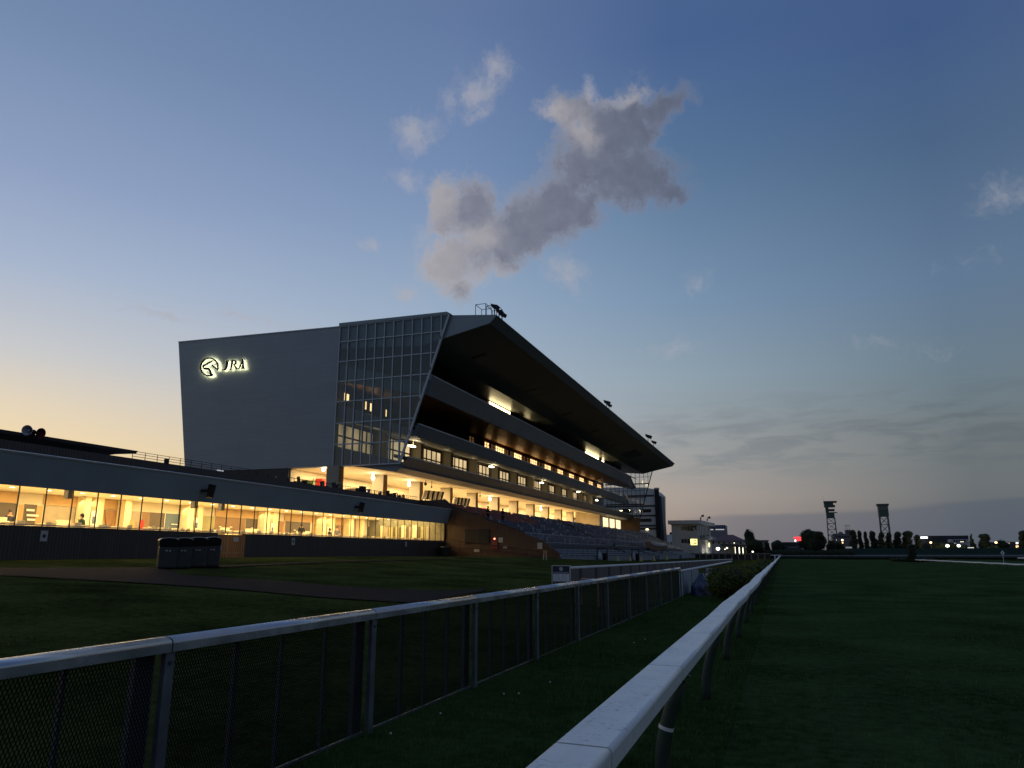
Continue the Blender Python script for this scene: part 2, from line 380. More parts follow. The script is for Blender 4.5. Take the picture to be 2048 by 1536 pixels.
def grass_mat(name, a, b, tuft=60.):
    m = bpy.data.materials.new(name); m.use_nodes = True; t = NT(m.node_tree); p = t.n['Principled BSDF']
    p.inputs['Roughness'].default_value = 1.; p.inputs['Specular IOR Level'].default_value = 0.
    tc = t.add('ShaderNodeTexCoord'); V = tc.outputs['Object']
    n1 = t.noise(V, .35, 4, .6).outputs[0]; n2 = t.noise(V, 6., 5, .65).outputs[0]; n3 = t.noise(V, tuft, 3, .7).outputs[0]
    f = t.math('ADD', t.math('MULTIPLY', n1, .4), t.math('ADD', t.math('MULTIPLY', n2, .35), t.math('MULTIPLY', n3, .25)))
    t.l.new(t.mix(t.lerp(f, .42, .58), tuple(x * .75 for x in a), tuple(x * 1.15 for x in b)), p.inputs['Base Color'])
    bp = t.add('ShaderNodeBump'); bp.inputs['Strength'].default_value = .9; bp.inputs['Distance'].default_value = .04
    t.l.new(t.math('ADD', n2, n3), bp.inputs['Height']); t.l.new(bp.outputs[0], p.inputs['Normal'])
    return m
M_lawn = grass_mat('lawn_grass', (.032, .045, .013), (.070, .084, .026))
M_turf = grass_mat('turf_grass', (.026, .054, .019), (.054, .094, .036))
M_verge = grass_mat('verge_grass', (.020, .042, .013), (.044, .078, .026))
M_far = grass_mat('far_grass', (.010, .016, .008), (.02, .028, .013), 8.)
def sheet(name, xs, ys, m, dz=0., kind='structure'):
    vs = [(x, y, gz(x, y) + dz) for y in ys for x in xs]; n = len(xs)
    fs = [(j * n + i, j * n + i + 1, (j + 1) * n + i + 1, (j + 1) * n + i) for j in range(len(ys) - 1) for i in range(n - 1)]
    b = MB(); b.add(vs, fs); return tag(b.build(name, m, smooth=True), kind=kind)
def rng_(a, b, s): return [a + (b - a) * i / max(1, round((b - a) / s)) for i in range(max(1, round((b - a) / s)) + 1)]
sheet('lawn', rng_(-40, -4.5, 1.), rng_(-10, 120, 1.5) + rng_(124, 260, 6), M_lawn)
sheet('grass_verge', rng_(-4.5, -.6, .65), rng_(-10, 30, 1) + rng_(34, 272, 6), M_verge)
sheet('turf_track', [-.6, 0, 1] + rng_(2, 26, 1.5) + [30, 40, 60], rng_(-10, 30, 2) + rng_(36, 272, 8), M_turf)
b = MB(); b.add([(-3000, -600, -.4), (3000, -600, -.4), (3000, 4000, -.4), (-3000, 4000, -.4)], [(0, 1, 2, 3)])
tag(b.build('ground', M_far), kind='structure')

M_pave = mat('paving', (.024, .022, .023), .9, spec=.03, var=.35, vscale=1.5, bump=.4, bscale=30)
def ground_strip(name, A, B, m, dz=.03, sub=14):
    """strip between two polylines given in picture pixels, laid on the ground"""
    A = [at_ground(*p) for p in A]; B = [at_ground(*p) for p in B]; vs = []; fs = []
    nseg = len(A) - 1; rows = []
    for i in range(nseg):
        for s in range(sub + (1 if i == nseg - 1 else 0)):
            f = s / sub; a = A[i].lerp(A[i + 1], f); c = B[i].lerp(B[i + 1], f); row = []
            for q in range(7):
                p = a.lerp(c, q / 6); row.append((p.x, p.y, gz(p.x, p.y) + dz))
            rows.append(row)
    vs = [p for r in rows for p in r]
    fs = [(i * 7 + q, i * 7 + q + 1, i * 7 + q + 8, i * 7 + q + 7) for i in range(len(rows) - 1) for q in range(6)]
    bb = MB(); bb.add(vs, fs); return tag(bb.build(name, m, smooth=True), kind='structure')
ground_strip('paved_path', [(-260, 1136), (0, 1137), (300, 1136), (342, 1141), (359, 1150), (513, 1160), (700, 1175), (890, 1184), (975, 1178)],
             [(-260, 1148), (0, 1152), (239, 1165), (320, 1170), (380, 1174), (478, 1181), (640, 1196), (830, 1208), (965, 1184)], M_pave)
ground_strip('footpath', [(300, 1134.5), (440, 1132), (560, 1127), (680, 1123), (900, 1118.6)], [(300, 1136.5), (440, 1136), (560, 1130), (680, 1125), (900, 1119.6)], M_pave, .034)

# blades of grass near the camera (one uncountable mass per bed)
def blades(name, m, n, xr, yr, hr, wr, excl=None, dens=2.0):
    u = rng.random(n); y = yr[0] + (yr[1] - yr[0]) * u ** dens; x = rng.uniform(*xr, n)
    h = rng.uniform(*hr, n) * (.6 + .8 * (np.sin(x * 2.1 + y * .7) * .5 + .5) * (np.sin(y * 1.3 - x * .8) * .5 + .5)); w = rng.uniform(*wr, n); a = rng.uniform(0, 2 * np.pi, n)
    le = rng.uniform(-.7, .7, n) * h; la = rng.uniform(0, 2 * np.pi, n)
    z = np.array([gz(p, q) for p, q in zip(x, y)])
    V = np.empty((n, 5, 3), np.float32)
    dx, dy = np.cos(a) * w, np.sin(a) * w; lx, ly = np.cos(la) * le, np.sin(la) * le
    for i, (sx, fz, fl) in enumerate(((-1, 0, 0), (1, 0, 0), (.7, .55, .3), (-.7, .55, .3), (0, 1, 1))):
        V[:, i, 0] = x + dx * sx + lx * fl; V[:, i, 1] = y + dy * sx + ly * fl; V[:, i, 2] = z - .005 + h * fz
    me = bpy.data.meshes.new(name); me.vertices.add(n * 5); me.vertices.foreach_set('co', V.ravel())
    base = (np.arange(n) * 5)[:, None]
    quad = base + np.array([0, 1, 2, 3]); tri = base + np.array([3, 2, 4])
    loops = np.concatenate([quad, tri], 1).ravel(); me.loops.add(len(loops)); me.loops.foreach_set('vertex_index', loops.astype(np.int32))
    st = (np.arange(n) * 7)[:, None] + np.array([0, 4]); me.polygons.add(n * 2); me.polygons.foreach_set('loop_start', st.ravel().astype(np.int32))
    me.update(calc_edges=True); me.validate(); me.materials.append(m)
    o = bpy.data.objects.new(name, me); COL.objects.link(o); return tag(o, kind='stuff')
M_blade = mat('grass_blade', (.058, .104, .030), .9, spec=.03, var=.5, vscale=2.2)
M_blade2 = mat('turf_blade', (.072, .128, .045), .9, spec=.03, var=.5, vscale=1.6)
blades('verge_grass_blades', M_blade, 70000, (-4.3, -.62), (2.2, 34), (.03, .11), (.002, .005))
blades('turf_grass_blades', M_blade2, 80000, (-.6, 9), (2.2, 30), (.025, .06), (.002, .0045))
blades('lawn_grass_blades', M_lawn, 26000, (-16, -4.5), (3, 24), (.02, .05), (.003, .006), dens=1.3)

# white clover heads in the verge
M_clover = mat('clover', (.55, .52, .48), .8); M_stem = mat('stem', (.04, .08, .02), .8)
for i, (u, v) in enumerate([(780, 1480), (1007, 1398), (1037, 1399), (1100, 1371), (880, 1440), (1268, 1290), (1290, 1280)]):
    g = at_ground(u, v + 8); e = empty('clover_flower', g, 'white clover head on a thin stem in the grass verge', 'flower', 'clover heads in the grass verge')
    h = .09 + .01 * i % .03
    MB().tube([g, g + Vector((.004, 0, h))], .0015, 5).build('stem', M_stem, e)
    fb = MB()
    for k in range(14):
        t = k * 2.4; rr = .009 * math.sqrt(k / 14); fb.sphere((g.x + .004 + rr * math.cos(t), g.y + rr * math.sin(t), g.z + h + .006 - k * .0005), (.004, .004, .007), 6, 4)
    fb.build('flower_head', M_clover, e)

# ------------------------------------------------------------------ running rail beside the turf
def scuffed_white(name, col=(.70, .75, .76)):
    m = bpy.data.materials.new(name); m.use_nodes = True; t = NT(m.node_tree); p = t.n['Principled BSDF']
    tc = t.add('ShaderNodeTexCoord'); mp = t.add('ShaderNodeMapping'); t.l.new(tc.outputs['Object'], mp.inputs[0]); mp.inputs['Scale'].default_value = (6, .8, 6)
    n = t.noise(mp.outputs[0], 1.6, 8, .65).outputs[0]; n2 = t.noise(tc.outputs['Object'], 28, 4, .7).outputs[0]; n3 = t.noise(tc.outputs['Object'], 3.5, 7, .7).outputs[0]
    c = t.mix(t.lerp(n, .5, .8, 0, .4), col, tuple(x * .7 for x in col))
    c = t.mix(t.math('MULTIPLY', t.lerp(n2, .52, .7), t.lerp(n3, .5, .64)), c, (.22, .23, .23))
    t.l.new(c, p.inputs['Base Color']); t.l.new(t.lerp(n3, .3, .7, .28, .55), p.inputs['Roughness'])
    b = t.add('ShaderNodeBump'); b.inputs['Strength'].default_value = .12; b.inputs['Distance'].default_value = .01; t.l.new(n3, b.inputs['Height']); t.l.new(b.outputs[0], p.inputs['Normal'])
    return m
M_rail = scuffed_white('white_rail_paint'); M_post = mat('dark_green_post', (.026, .044, .030), .5, var=.35, vscale=5, bump=.15, bscale=40); M_band = mat('reflective_band', (.75, .75, .72), .25)
rail = empty('running_rail', (-.86, 0, 0), 'white plastic running rail on leaning dark green posts between verge and turf', 'rail')
def rail_profile(x, z, w=.262, h=.115):
    a = w / 2; pts = [(-a, -.09), (-a, -.022), (-a + .004, -.012), (-a + .012, -.004), (-a + .022, 0), (a - .022, -.004), (a - .011, -.008), (a - .003, -.017), (a, -.028), (a - .004, -h + .012), (a - .02, -h), (-a + .02, -h)]
    return [(x + p, z + q) for p, q in pts]
ys = [-1.55]
while ys[-1] < 268: ys.append(ys[-1] + (2.45 if ys[-1] < 40 else 5.2))
offs = []
for i, y in enumerate(ys):
    s = .004 if y < 9 else (.022 if y < 60 else .03); offs.append((random.uniform(-s, s), random.uniform(-s, s)))
offs[7] = (.042, .03); offs[8] = (-.018, -.016); offs[9] = (.03, .012); offs[11] = (.04, .025); offs[14] = (-.03, -.02)
def xr(i): return -.876 + offs[i][0] + interp(ys[i], [(0, 0), (15, 0), (60, .02), (270, .1)])
for i in range(len(ys) - 1):
    bb = MB(); g = .011
    pa = rail_profile(xr(i), .90 + offs[i][1]); pb = rail_profile(xr(i + 1), .90 + offs[i + 1][1]); n = len(pa)
    L = [(x, ys[i] + g, z) for x, z in pa] + [(x, ys[i + 1] - g, z) for x, z in pb]
    bb.add(L, [tuple(range(n)), tuple(range(2 * n - 1, n - 1, -1))] + [(k, k + n, (k + 1) % n + n, (k + 1) % n) for k in range(n)])
    # sleeve showing in the joint
    o = bb.build('rail_section', M_rail, rail, smooth=False)
    for q_, pl in enumerate(o.data.polygons): pl.use_smooth = q_ - 2 in (1, 2, 3, 5, 6, 7)
    MB().xz([(x * .97 + xr(i + 1) * .03, z - .004) for x, z in rail_profile(xr(i + 1), .90 + offs[i + 1][1], .256, .108)], ys[i + 1] - .05, ys[i + 1] + .05).build('joint_sleeve', M_post, o)
k = 0; y = 6.15 - 3.5
pp = MB().tube([(-.985, 0, -.1), (-.985, 0, .1), (-.97, 0, .26), (-.935, 0, .42), (-.885, 0, .57), (-.82, 0, .72), (-.78, 0, .80)], [.06, .06, .058, .056, .054, .052, .05], 14)
proto = None
while y < 268:
    if proto is None: o = proto = pp.build('post', M_post, rail, smooth=True)
    else: o = proto.copy(); COL.objects.link(o)
    o.location = (0, y, 0)
    if abs(y - 6.15) < .1:
        bd = MB().tube([(-.945, 6.15, .385), (-.938, 6.15, .41)], .0595, 14).build('reflective_band', M_band, rail); bd.parent = o; bd.location = (0, -6.15, 0)
    y += 3.52 if y < 100 else 5.2

# ------------------------------------------------------------------ mesh fence on the spectators' side
def mesh_mat(name):
    m = bpy.data.materials.new(name); m.use_nodes = True; t = NT(m.node_tree); p = t.n['Principled BSDF']; out = t.n['Material Output']
    p.inputs['Base Color'].default_value = (.014, .017, .015, 1); p.inputs['Roughness'].default_value = .8; p.inputs['Specular IOR Level'].default_value = .05
    tc = t.add('ShaderNodeTexCoord'); sp = t.add('ShaderNodeSeparateXYZ'); t.l.new(tc.outputs['Object'], sp.inputs[0])
    a = t.math('MULTIPLY', sp.outputs[1], 1 / .026); b = t.math('MULTIPLY', sp.outputs[2], 1 / .05)
    d1 = t.math('ABSOLUTE', t.math('SUBTRACT', t.math('FRACT', t.math('ADD', a, b)), .5)); d2 = t.math('ABSOLUTE', t.math('SUBTRACT', t.math('FRACT', t.math('SUBTRACT', a, b)), .5))
    hole = t.math('LESS_THAN', t.math('MAXIMUM', d1, d2), .41)
    tr = t.add('ShaderNodeBsdfTransparent'); mx = t.add('ShaderNodeMixShader'); t.l.new(hole, mx.inputs[0]); t.l.new(p.outputs[0], mx.inputs[1]); t.l.new(tr.outputs[0], mx.inputs[2]); t.l.new(mx.outputs[0], out.inputs[0])
    return m
M_mesh = mesh_mat('expanded_metal'); M_galv = mat('galvanised_steel', (.135, .155, .18), .45, .4, var=.25, vscale=4, bump=.08, bscale=30); M_cap = mat('fence_cap', (.42, .45, .50), .24, .75, var=.12, vscale=3)
M_galvd = mat('dark_galvanised', (.055, .06, .075), .5, .4, var=.25, vscale=4)
M_web = mat('web_steel', (.085, .095, .115), .5, .3, var=.2, vscale=4); M_stiff = mat('stiffener_steel', (.075, .082, .095), .55, .2)
fence = empty('mesh_fence', (-3.95, 0, 0), 'low expanded-metal mesh fence with pale steel top rail beside the lawn', 'fence')
FX = -3.95
fy = [1.5 + 2.69 * i for i in range(-1, 12)]
for i in range(len(fy) - 1):
    a, c = fy[i] + .006, fy[i + 1] - .006
    r = MB().xz([(FX - .07, 1.06), (FX - .07, 1.115)] + [(FX + .07 * math.cos(math.pi - math.pi * q_ / 12), 1.115 + .042 * math.sin(math.pi * q_ / 12)) for q_ in range(1, 12)] + [(FX + .07, 1.115), (FX + .07, 1.06)], a - .05, c - .05).build('top_rail', M_cap, fence)
    for q_, pl in enumerate(r.data.polygons): pl.use_smooth = 3 <= q_ <= 14
    for q in range(4):
        o = None
    MB().box(FX - .026, FX - .022, a, c - .1, .03, 1.06).build('mesh_panel', M_mesh, fence)
    MB().box(FX - .02, FX + .0, a, c - .1, .0, .022).build('bottom_rail', M_web, fence)
    for q, yy in enumerate((.27, .48, .72)):
        w = .012 if q else .02
        MB().box(FX - .065, FX - .035, a + (c - a) * yy - w, a + (c - a) * yy + w, .0, 1.055).build('mesh_stiffener', M_stiff, fence)
for yy in fy:
    po = MB().box(FX + .01, FX + .055, yy - .085, yy, -.05, 1.06).build('post', M_galv, fence, bevel=.006)
    MB().box(FX - .075, FX - .028, yy - .25, yy - .09, -.05, 1.058).build('web_plate', M_web, po)
    MB().tube([(FX + .055, yy - .045, .99), (FX + .064, yy - .045, .99)], .014, 6).build('bolt', M_galvd, po)

# pale panel and hand rail past the end of the mesh fence
M_paleblue = mat('pale_blue_panel', (.30, .36, .42), .5, var=.2, vscale=2); M_conc = mat('concrete', (.26, .25, .24), .85, var=.3, vscale=1.2, bump=.3, bscale=12); M_whitepaint = mat('white_paint', (.72, .74, .76), .45, var=.12, vscale=2)
gu = empty('underpass_barrier', (-4, 48, 0), 'waist-high pale barrier with round white hand rail past the end of the mesh fence', 'barrier')
MB().box(-4.02, -3.96, 31.45, 38.5, 0, .93).build('panel', M_paleblue, gu, bevel=.01)
MB().box(-4.25, -4.0, 38.6, 64, 0, .55).build('low_wall', M_conc, gu, bevel=.02)
MB().tube([(-3.97, 31.5, 1.0), (-3.97, 48, 1.03), (-3.97, 64, 1.07)], .055, 10).build('hand_rail', M_whitepaint, gu, smooth=True)
for yy in rng_(32.2, 63.5, 3.1): MB().tube([(-3.97, yy, 0), (-3.97, yy, 1.0)], .03, 8).build('rail_post', M_galvd, gu)
M_rampwall = slat_mat('ramp_wall_panels', (.13, .115, .115), 'Y', 3.1, .05, .8, .06)
bw = empty('ramp_wall', (-9, 90, .3), 'long low grey wall with white coping between lawn and track, behind the notice board', 'wall')
bb = MB(); za = lambda y: 1.1 + (.68 - 1.1) * (y - 32.6) / 117
bb.ext([(-9.12, 32.8, -.1), (-9.12, 149, -.1), (-9.12, 149, za(149) - .07), (-9.12, 32.8, za(32.8) - .07)], (.2, 0, 0)); bb.build('wall_face', M_rampwall, bw)
MB().tube([(-9.02, 32.75, za(32.75) - .03), (-9.02, 149.05, za(149.05) - .03)], .065, 10).build('coping', M_whitepaint, bw, smooth=True)
kb = empty('concrete_kerb', (-6, 66, 0), 'low pale concrete kerb blocks beside the hand rail and hedge', 'kerb')
MB().box(-6.6, -3.6, 54, 54.5, 0, .35).build('block', M_conc, kb, bevel=.03); MB().box(-6.2, -3.0, 66, 66.6, 0, .5).build('block', M_conc, kb, bevel=.03)

# notice board
nb_o = at_y(1121, 1190, 31.5); nb = empty('notice_board', (nb_o.x, 31.5, gz(nb_o.x, 31.5)), 'navy notice board in silver frame with round emblem, at the end of the ramp wall', 'sign')
q0 = at_y(1105, 1132, 31.5); q1 = at_y(1139, 1132, 31.5); zb = gz(nb_o.x, 31.5) + .12
M_navy = mat('navy_board', (.012, .018, .045), .35); M_silver = mat('aluminium', (.5, .52, .55), .35, .6); M_print = mat('white_print', (.62, .64, .7), .5); M_ink = mat('grey_ink', (.12, .13, .17), .6)
x0, x1, zt = q0.x, q1.x, q0.z
MB().box(x0, x1, 31.5, 31.53, zb, zt).build('board', M_navy, nb)
fr = MB()
for (a, c, d, e) in ((x0 - .035, x0, zb - .3, zt + .03), (x1, x1 + .035, zb - .3, zt + .03), (x0, x1, zt, zt + .03), (x0, x1, zb - .03, zb)): fr.box(a, c, 31.48, 31.55, d, e)
fr.build('frame', M_silver, nb)
W = x1 - x0; Hh = zt - zb
MB().box(x0 + .03 * W, x1 - .03 * W, 31.494, 31.499, zb + .20 * Hh, zb + .60 * Hh).build('notice_panel', M_print, nb)
ln = MB()
for r in range(5):
    xx = x0 + .08 * W
    while xx < x1 - .12 * W:
        l = random.uniform(.02, .06) * W
        if random.random() < .8: ln.box(xx, xx + l, 31.489, 31.4935, zb + (.54 - r * .07) * Hh, zb + (.565 - r * .07) * Hh)
        xx += l + .015 * W
ln.build('small_print', M_ink, nb)
hd = MB(); xx = x0 + .05 * W
while xx < x1 - .06 * W: hd.box(xx, xx + .035 * W, 31.494, 31.499, zb + .645 * Hh, zb + .69 * Hh); xx += .05 * W
for (a, c) in ((.1, .14), (.17, .22), (.3, .33), (.42, .47), (.55, .6), (.72, .76)): hd.box(x0 + a * W, x0 + c * W, 31.494, 31.499, zb + .09 * Hh, zb + .13 * Hh)
hd.build('heading_print', mat('grey_print', (.32, .34, .42), .5), nb)

# horse-head ring emblem (also on the stand), outline polygons in a unit box
def em_pt(px, py): return ((px - 535) / 130., -(py - 640) / 130.)
RING = []
for k in range(41):
    a = R(-22 + (360 - 46) * k / 40 - 0); RING.append((math.cos(a + 0), math.sin(a)))
HEADP = [[em_pt(*p) for p in P_] for P_ in (
    [(440, 630), (452, 612), (510, 582), (588, 548), (575, 570), (520, 600), (462, 632), (456, 645), (462, 652), (528, 655), (545, 668), (572, 735), (590, 742), (560, 752), (545, 742), (528, 688), (515, 678), (462, 676), (448, 655)],
    [(560, 612), (575, 606), (648, 668), (661, 655), (652, 690), (636, 682), (575, 632)])]
def emblem(b, cx, y0, y1, cz, r, sw=.15):
    n = len(RING)
    for k in range(n - 1):
        (a0, b0), (a1, b1) = RING[k], RING[k + 1]; i = 1 - sw
        b.ext([(cx + a0 * r, y0, cz + b0 * r), (cx + a1 * r, y0, cz + b1 * r), (cx + a1 * r * i, y0, cz + b1 * r * i), (cx + a0 * r * i, y0, cz + b0 * r * i)], (0, y1 - y0, 0))
    for P_ in HEADP: b.ext([(cx + x * r, y0, cz + z * r) for x, z in P_], (0, y1 - y0, 0))
b = MB(); b.lathe(0, 0, [(.11 * W, 0), (.11 * W, .005)], 20)
for i, v in enumerate(b.v): b.v[i] = ((x0 + x1) / 2 + v[0], 31.494 + v[2], zb + .85 * Hh + v[1])
eo = b.build('emblem_disc', M_print, nb)
b = MB(); emblem(b, (x0 + x1) / 2, 31.489, 31.4935, zb + .85 * Hh, .09 * W, .18); b.build('emblem_drawing', M_navy, eo)
# tan tubular frame with a small lamp behind the fence
tf = empty('tubular_frame', (-6, 26, 0), 'small tan tubular frame with a glinting lamp, right of the notice board', 'frame')
pa, pb = at_x(1163, 1166, -6.2), at_x(1163, 1157, -6.2); pc = at_x(1196, 1160, -5.6)
MB().tube([(pa.x, pa.y, 0), pb, pc, (pc.x, pc.y, 0)], .03, 8).build('tube', mat('tan_paint', (.32, .22, .12), .6), tf)
pl = at_x(1170, 1163.5, -6.1); MB().sphere(pl, .035, 8, 6).build('lamp', glow('warm_glint', (1, .85, .6), 2.5), tf)

# hedge shrubs between hand rail and running rail
def leaf_cloud(b, blobs, n, size, flat=.6, seed=0, shell=.55):
    """many small leaf faces through the volume of a few ellipsoids"""
    rr = np.random.default_rng(seed); vol = np.array([r[0] * r[1] * r[2] for _, r in blobs]) ** .67; pr = vol / vol.sum()
    for i in rr.choice(len(blobs), n, p=pr):
        c, r = blobs[i]; d = rr.normal(size=3); d /= np.linalg.norm(d); q = shell + (1.06 - shell) * rr.random() ** .6
        p = np.array(c) + d * np.array(r) * q
        nrm = d + rr.normal(size=3) * flat; nrm /= np.linalg.norm(nrm)
        a = np.cross(nrm, rr.normal(size=3)); a /= np.linalg.norm(a) + 1e-6; e = np.cross(nrm, a); s = size * rr.uniform(.6, 1.4)
        b.add([p - a * s, p - e * s * .45, p + a * s, p + e * s * .45], [(0, 1, 2, 3)])
def lumpy_core(b, blobs, k=.82, seed=0):  # dark inner solids: foliage shade put into colour, closing gaps to the sky
    rr = random.Random(seed)
    for c, r in blobs:
        st = len(b.v); b.sphere(c, tuple(x * k for x in r), 12, 8)
        for i in range(st, len(b.v)):
            v = b.v[i]; f = 1 + rr.uniform(-.09, .09); b.v[i] = tuple(c[j] + (v[j] - c[j]) * f for j in range(3))
M_hedge = mat('hedge_leaves', (.115, .135, .022), .8, spec=.02, var=.55, vscale=6); M_core = mat('foliage_shade', (.016, .024, .010), .9, var=.4, vscale=3); M_bark = mat('bark', (.05, .04, .03), .9, var=.3, vscale=8)
places = ['nearest clipped shrub beside the running rail, largest and left of the rest', 'second clipped shrub from the camera beside the running rail', 'third clipped shrub along the running rail', 'clipped shrub in the middle of the hedge row along the running rail']
HP = [(-2.02, 29.5, .80, 1.2), (-1.75, 34.5, .70, 1.08), (-1.95, 40, .82, 1.22), (-1.8, 46, .78, 1.15), (-1.9, 53, .85, 1.2), (-1.85, 61, .9, 1.22), (-1.9, 70, .95, 1.2), (-1.9, 80, 1.0, 1.2)]
for i, (x, y, r, h) in enumerate(HP):
    lab = places[i] if i < 3 else ('last small clipped shrub at the far end of the hedge row' if i == len(HP) - 1 else 'clipped shrub merging into the far part of the hedge row')
    e = empty('clipped_shrub', (x, y, 0), lab, 'shrub', 'clipped shrubs along the running rail'); rr = random.Random(40 + i)
    bl = [((x, y, h * .48), (r, r * 1.1, h * .5))] + [((x + rr.uniform(-.5, .5) * r, y + rr.uniform(-.6, .6) * r, h * rr.uniform(.5, .72)), (r * rr.uniform(.45, .6), r * rr.uniform(.5, .7), h * rr.uniform(.28, .34))) for _ in range(6)]
    b = MB(); lumpy_core(b, bl, .86, i); b.build('shade_core', M_core, e, smooth=True)
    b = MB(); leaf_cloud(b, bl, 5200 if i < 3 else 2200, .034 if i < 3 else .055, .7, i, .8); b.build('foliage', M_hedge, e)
# bundle under a blue tarpaulin
M_tarp = mat('blue_tarpaulin', (.010, .024, .075), .4, var=.5, vscale=6, bump=.6, bscale=7)
tc_ = at_ground(1395, 1186); b = MB(); st = Vector((-3.35, 33.2, 0)); n, m_ = 22, 12; rr = random.Random(5); vs = []
for j in range(m_ + 1):
    f = j / m_
    for k in range(n):
        a = 2 * math.pi * k / n; rad = (.62 + .10 * math.sin(3 * a + 1) + .06 * math.sin(7 * a + j)) * (1 - .78 * max(0, f - .45) ** .8 / .55 ** .8) * (1.05 - .25 * f)
        vs.append((st.x + rad * math.cos(a) * .75, st.y + rad * math.sin(a) * 1.5, .86 * f + .03 * math.sin(5 * a + j * 1.3) * (f > .1)))
b.add(vs, [(j * n + k, j * n + (k + 1) % n, (j + 1) * n + (k + 1) % n, (j + 1) * n + k) for j in range(m_) for k in range(n)] + [tuple(range(m_ * n, m_ * n + n))])
tag(b.build('tarpaulin_bundle', M_tarp, smooth=True), 'bundle wrapped in blue tarpaulin between pale panel and nearest shrub', 'bundle')
# ------------------------------------------------------------------ grandstand
M_clad = panel_mat('grey_cladding', (.215, .252, .282)); M_fascia = mat('balcony_metal', (.145, .17, .20), .42, .35, var=.12, vscale=.6)
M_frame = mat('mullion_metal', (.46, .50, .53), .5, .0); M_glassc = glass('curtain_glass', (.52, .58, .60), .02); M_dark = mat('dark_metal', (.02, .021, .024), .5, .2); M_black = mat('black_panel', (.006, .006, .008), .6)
def sheen_streak_mat(name, col, rough, metal, pitch=1.1, var=.25):  # streaks of reflected window light are put into the base colour
    m = bpy.data.materials.new(name); m.use_nodes = True; t = NT(m.node_tree); p = t.n['Principled BSDF']; p.inputs['Metallic'].default_value = metal
    tc = t.add('ShaderNodeTexCoord'); mp = t.add('ShaderNodeMapping'); t.l.new(tc.outputs['Object'], mp.inputs[0]); mp.inputs['Scale'].default_value = (.12, 1.6, .12)
    n = t.noise(mp.outputs[0], 1., 5, .6).outputs[0]
    sp = t.add('ShaderNodeSeparateXYZ'); t.l.new(tc.outputs['Object'], sp.inputs[0])
    seam = t.math('LESS_THAN', t.math('FRACT', t.math('DIVIDE', sp.outputs[1], pitch)), .03)
    c = t.mix(t.lerp(n, .35, .65), tuple(x * (1 - var) for x in col), tuple(x * (1 + var) for x in col))
    t.l.new(t.mix(seam, c, tuple(x * .5 for x in col)), p.inputs['Base Color']); t.l.new(t.lerp(n, .3, .7, rough - .08, rough + .1), p.inputs['Roughness']); p.inputs['Specular IOR Level'].default_value = .5 if metal > 0 else .02
    return m
M_soffit = sheen_streak_mat('metal_soffit', (.22, .21, .17), .40, .6); M_wood = sheen_streak_mat('wood_soffit', (.44, .20, .05), .40, .3, .3, .22)
M_soffit3 = sheen_streak_mat('grey_soffit', (.22, .22, .20), .5, .1)
M_cream = mat('cream_ceiling', (.78, .72, .58), .7, var=.06, vscale=.4); M_creamw = mat('cream_wall', (.62, .55, .42), .7, var=.12, vscale=.5)
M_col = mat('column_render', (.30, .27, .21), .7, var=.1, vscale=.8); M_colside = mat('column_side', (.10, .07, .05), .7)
M_brown = slat_mat('brown_louvre', (.085, .038, .017), 'X', .22, .6); M_darkslat = slat_mat('dark_louvre', (.055, .042, .038), 'Y', .18, .6); M_darkslatx = slat_mat('dark_louvre_end', (.03, .026, .026), 'X', .2, .6)
M_lit3 = glow('lit_window_pane', (1, .73, .38), .72, .25, .35); M_lit4 = glow('lit_window_upper', (1, .62, .25), 2.6, .4, .5); M_lit5 = glow('lit_window_top', (1, .80, .42), 9.0, .4, 1.2)
M_lamp = glow('lamp_white', (1, .84, .52), 14.); M_wframe = mat('dark_brown_frame', (.035, .02, .014), .5)
M_step = mat('concrete_step', (.07, .07, .072), .85, var=.3, vscale=1.); M_pale = mat('pale_step', (.20, .23, .255), .8, var=.2, vscale=1.5)

gs = empty('grandstand', (-46, 72, 1.4), 'large grey grandstand with jutting roof, glazed end and lit concourse', 'grandstand')
Y0, YE = 72.0, 213.0
# main block with the outward-leaning back
MB().xz([(-47.62, 11.42), (-68.1, 11.42), (-71.2, 28.1), (-47.62, 27.7)], 72.3, YE).build('main_block', M_clad, gs)
tl, bl = at_y(357, 685, Y0), at_y(369, 930, Y0); s = (bl.x - tl.x) / (bl.z - tl.z)
ew = MB().xz([(-47.15, 11.3), (tl.x + s * (11.35 - tl.z), 11.45), (tl.x, tl.z), (-47.15, 27.78)], 72.0, 72.28).build('end_wall', M_clad, gs)
MB().xz([(-47.15, 27.78), (tl.x, tl.z), (tl.x, tl.z + .12), (-47.15, 27.9)], 71.93, 72.5).build('coping', M_frame, ew)
# glazed end screen
cw = empty('curtain_wall', (-40, 71.8, 11.3)); cw.parent = gs; cw.location = Vector((-40, 71.8, 11.3)) - wloc(gs)
tr, br = Vector((-33.03, 72, 27.71)), Vector((-38.68, 72, 11.41))
def edge_x(z): return br.x + (tr.x - br.x) * (z - br.z) / (tr.z - br.z)
rows = [27.72, 25.86, 23.47, 21.1, 18.7, 16.2, 13.75, 11.3]
fr = MB(); xs = [-47.08 + 1.19 * k for k in range(13)]
for x in xs:
    zlo = 11.3 if x < edge_x(11.4) else br.z + (x - br.x) * (tr.z - br.z) / (tr.x - br.x)
    if zlo < 27.6: fr.box(x - .055, x + .055, 71.74, 71.98, zlo, 27.72)
for z in rows: fr.box(-47.1, edge_x(z), 71.78, 71.95, z - .06, z + .06)
fr.ext([(br.x - .12, 71.74, 11.25), (br.x + .10, 71.74, 11.25), (tr.x + .10, 71.74, 27.75), (tr.x - .12, 71.74, 27.75)], (0, .24, 0))
fr.build('frame', M_frame, cw)
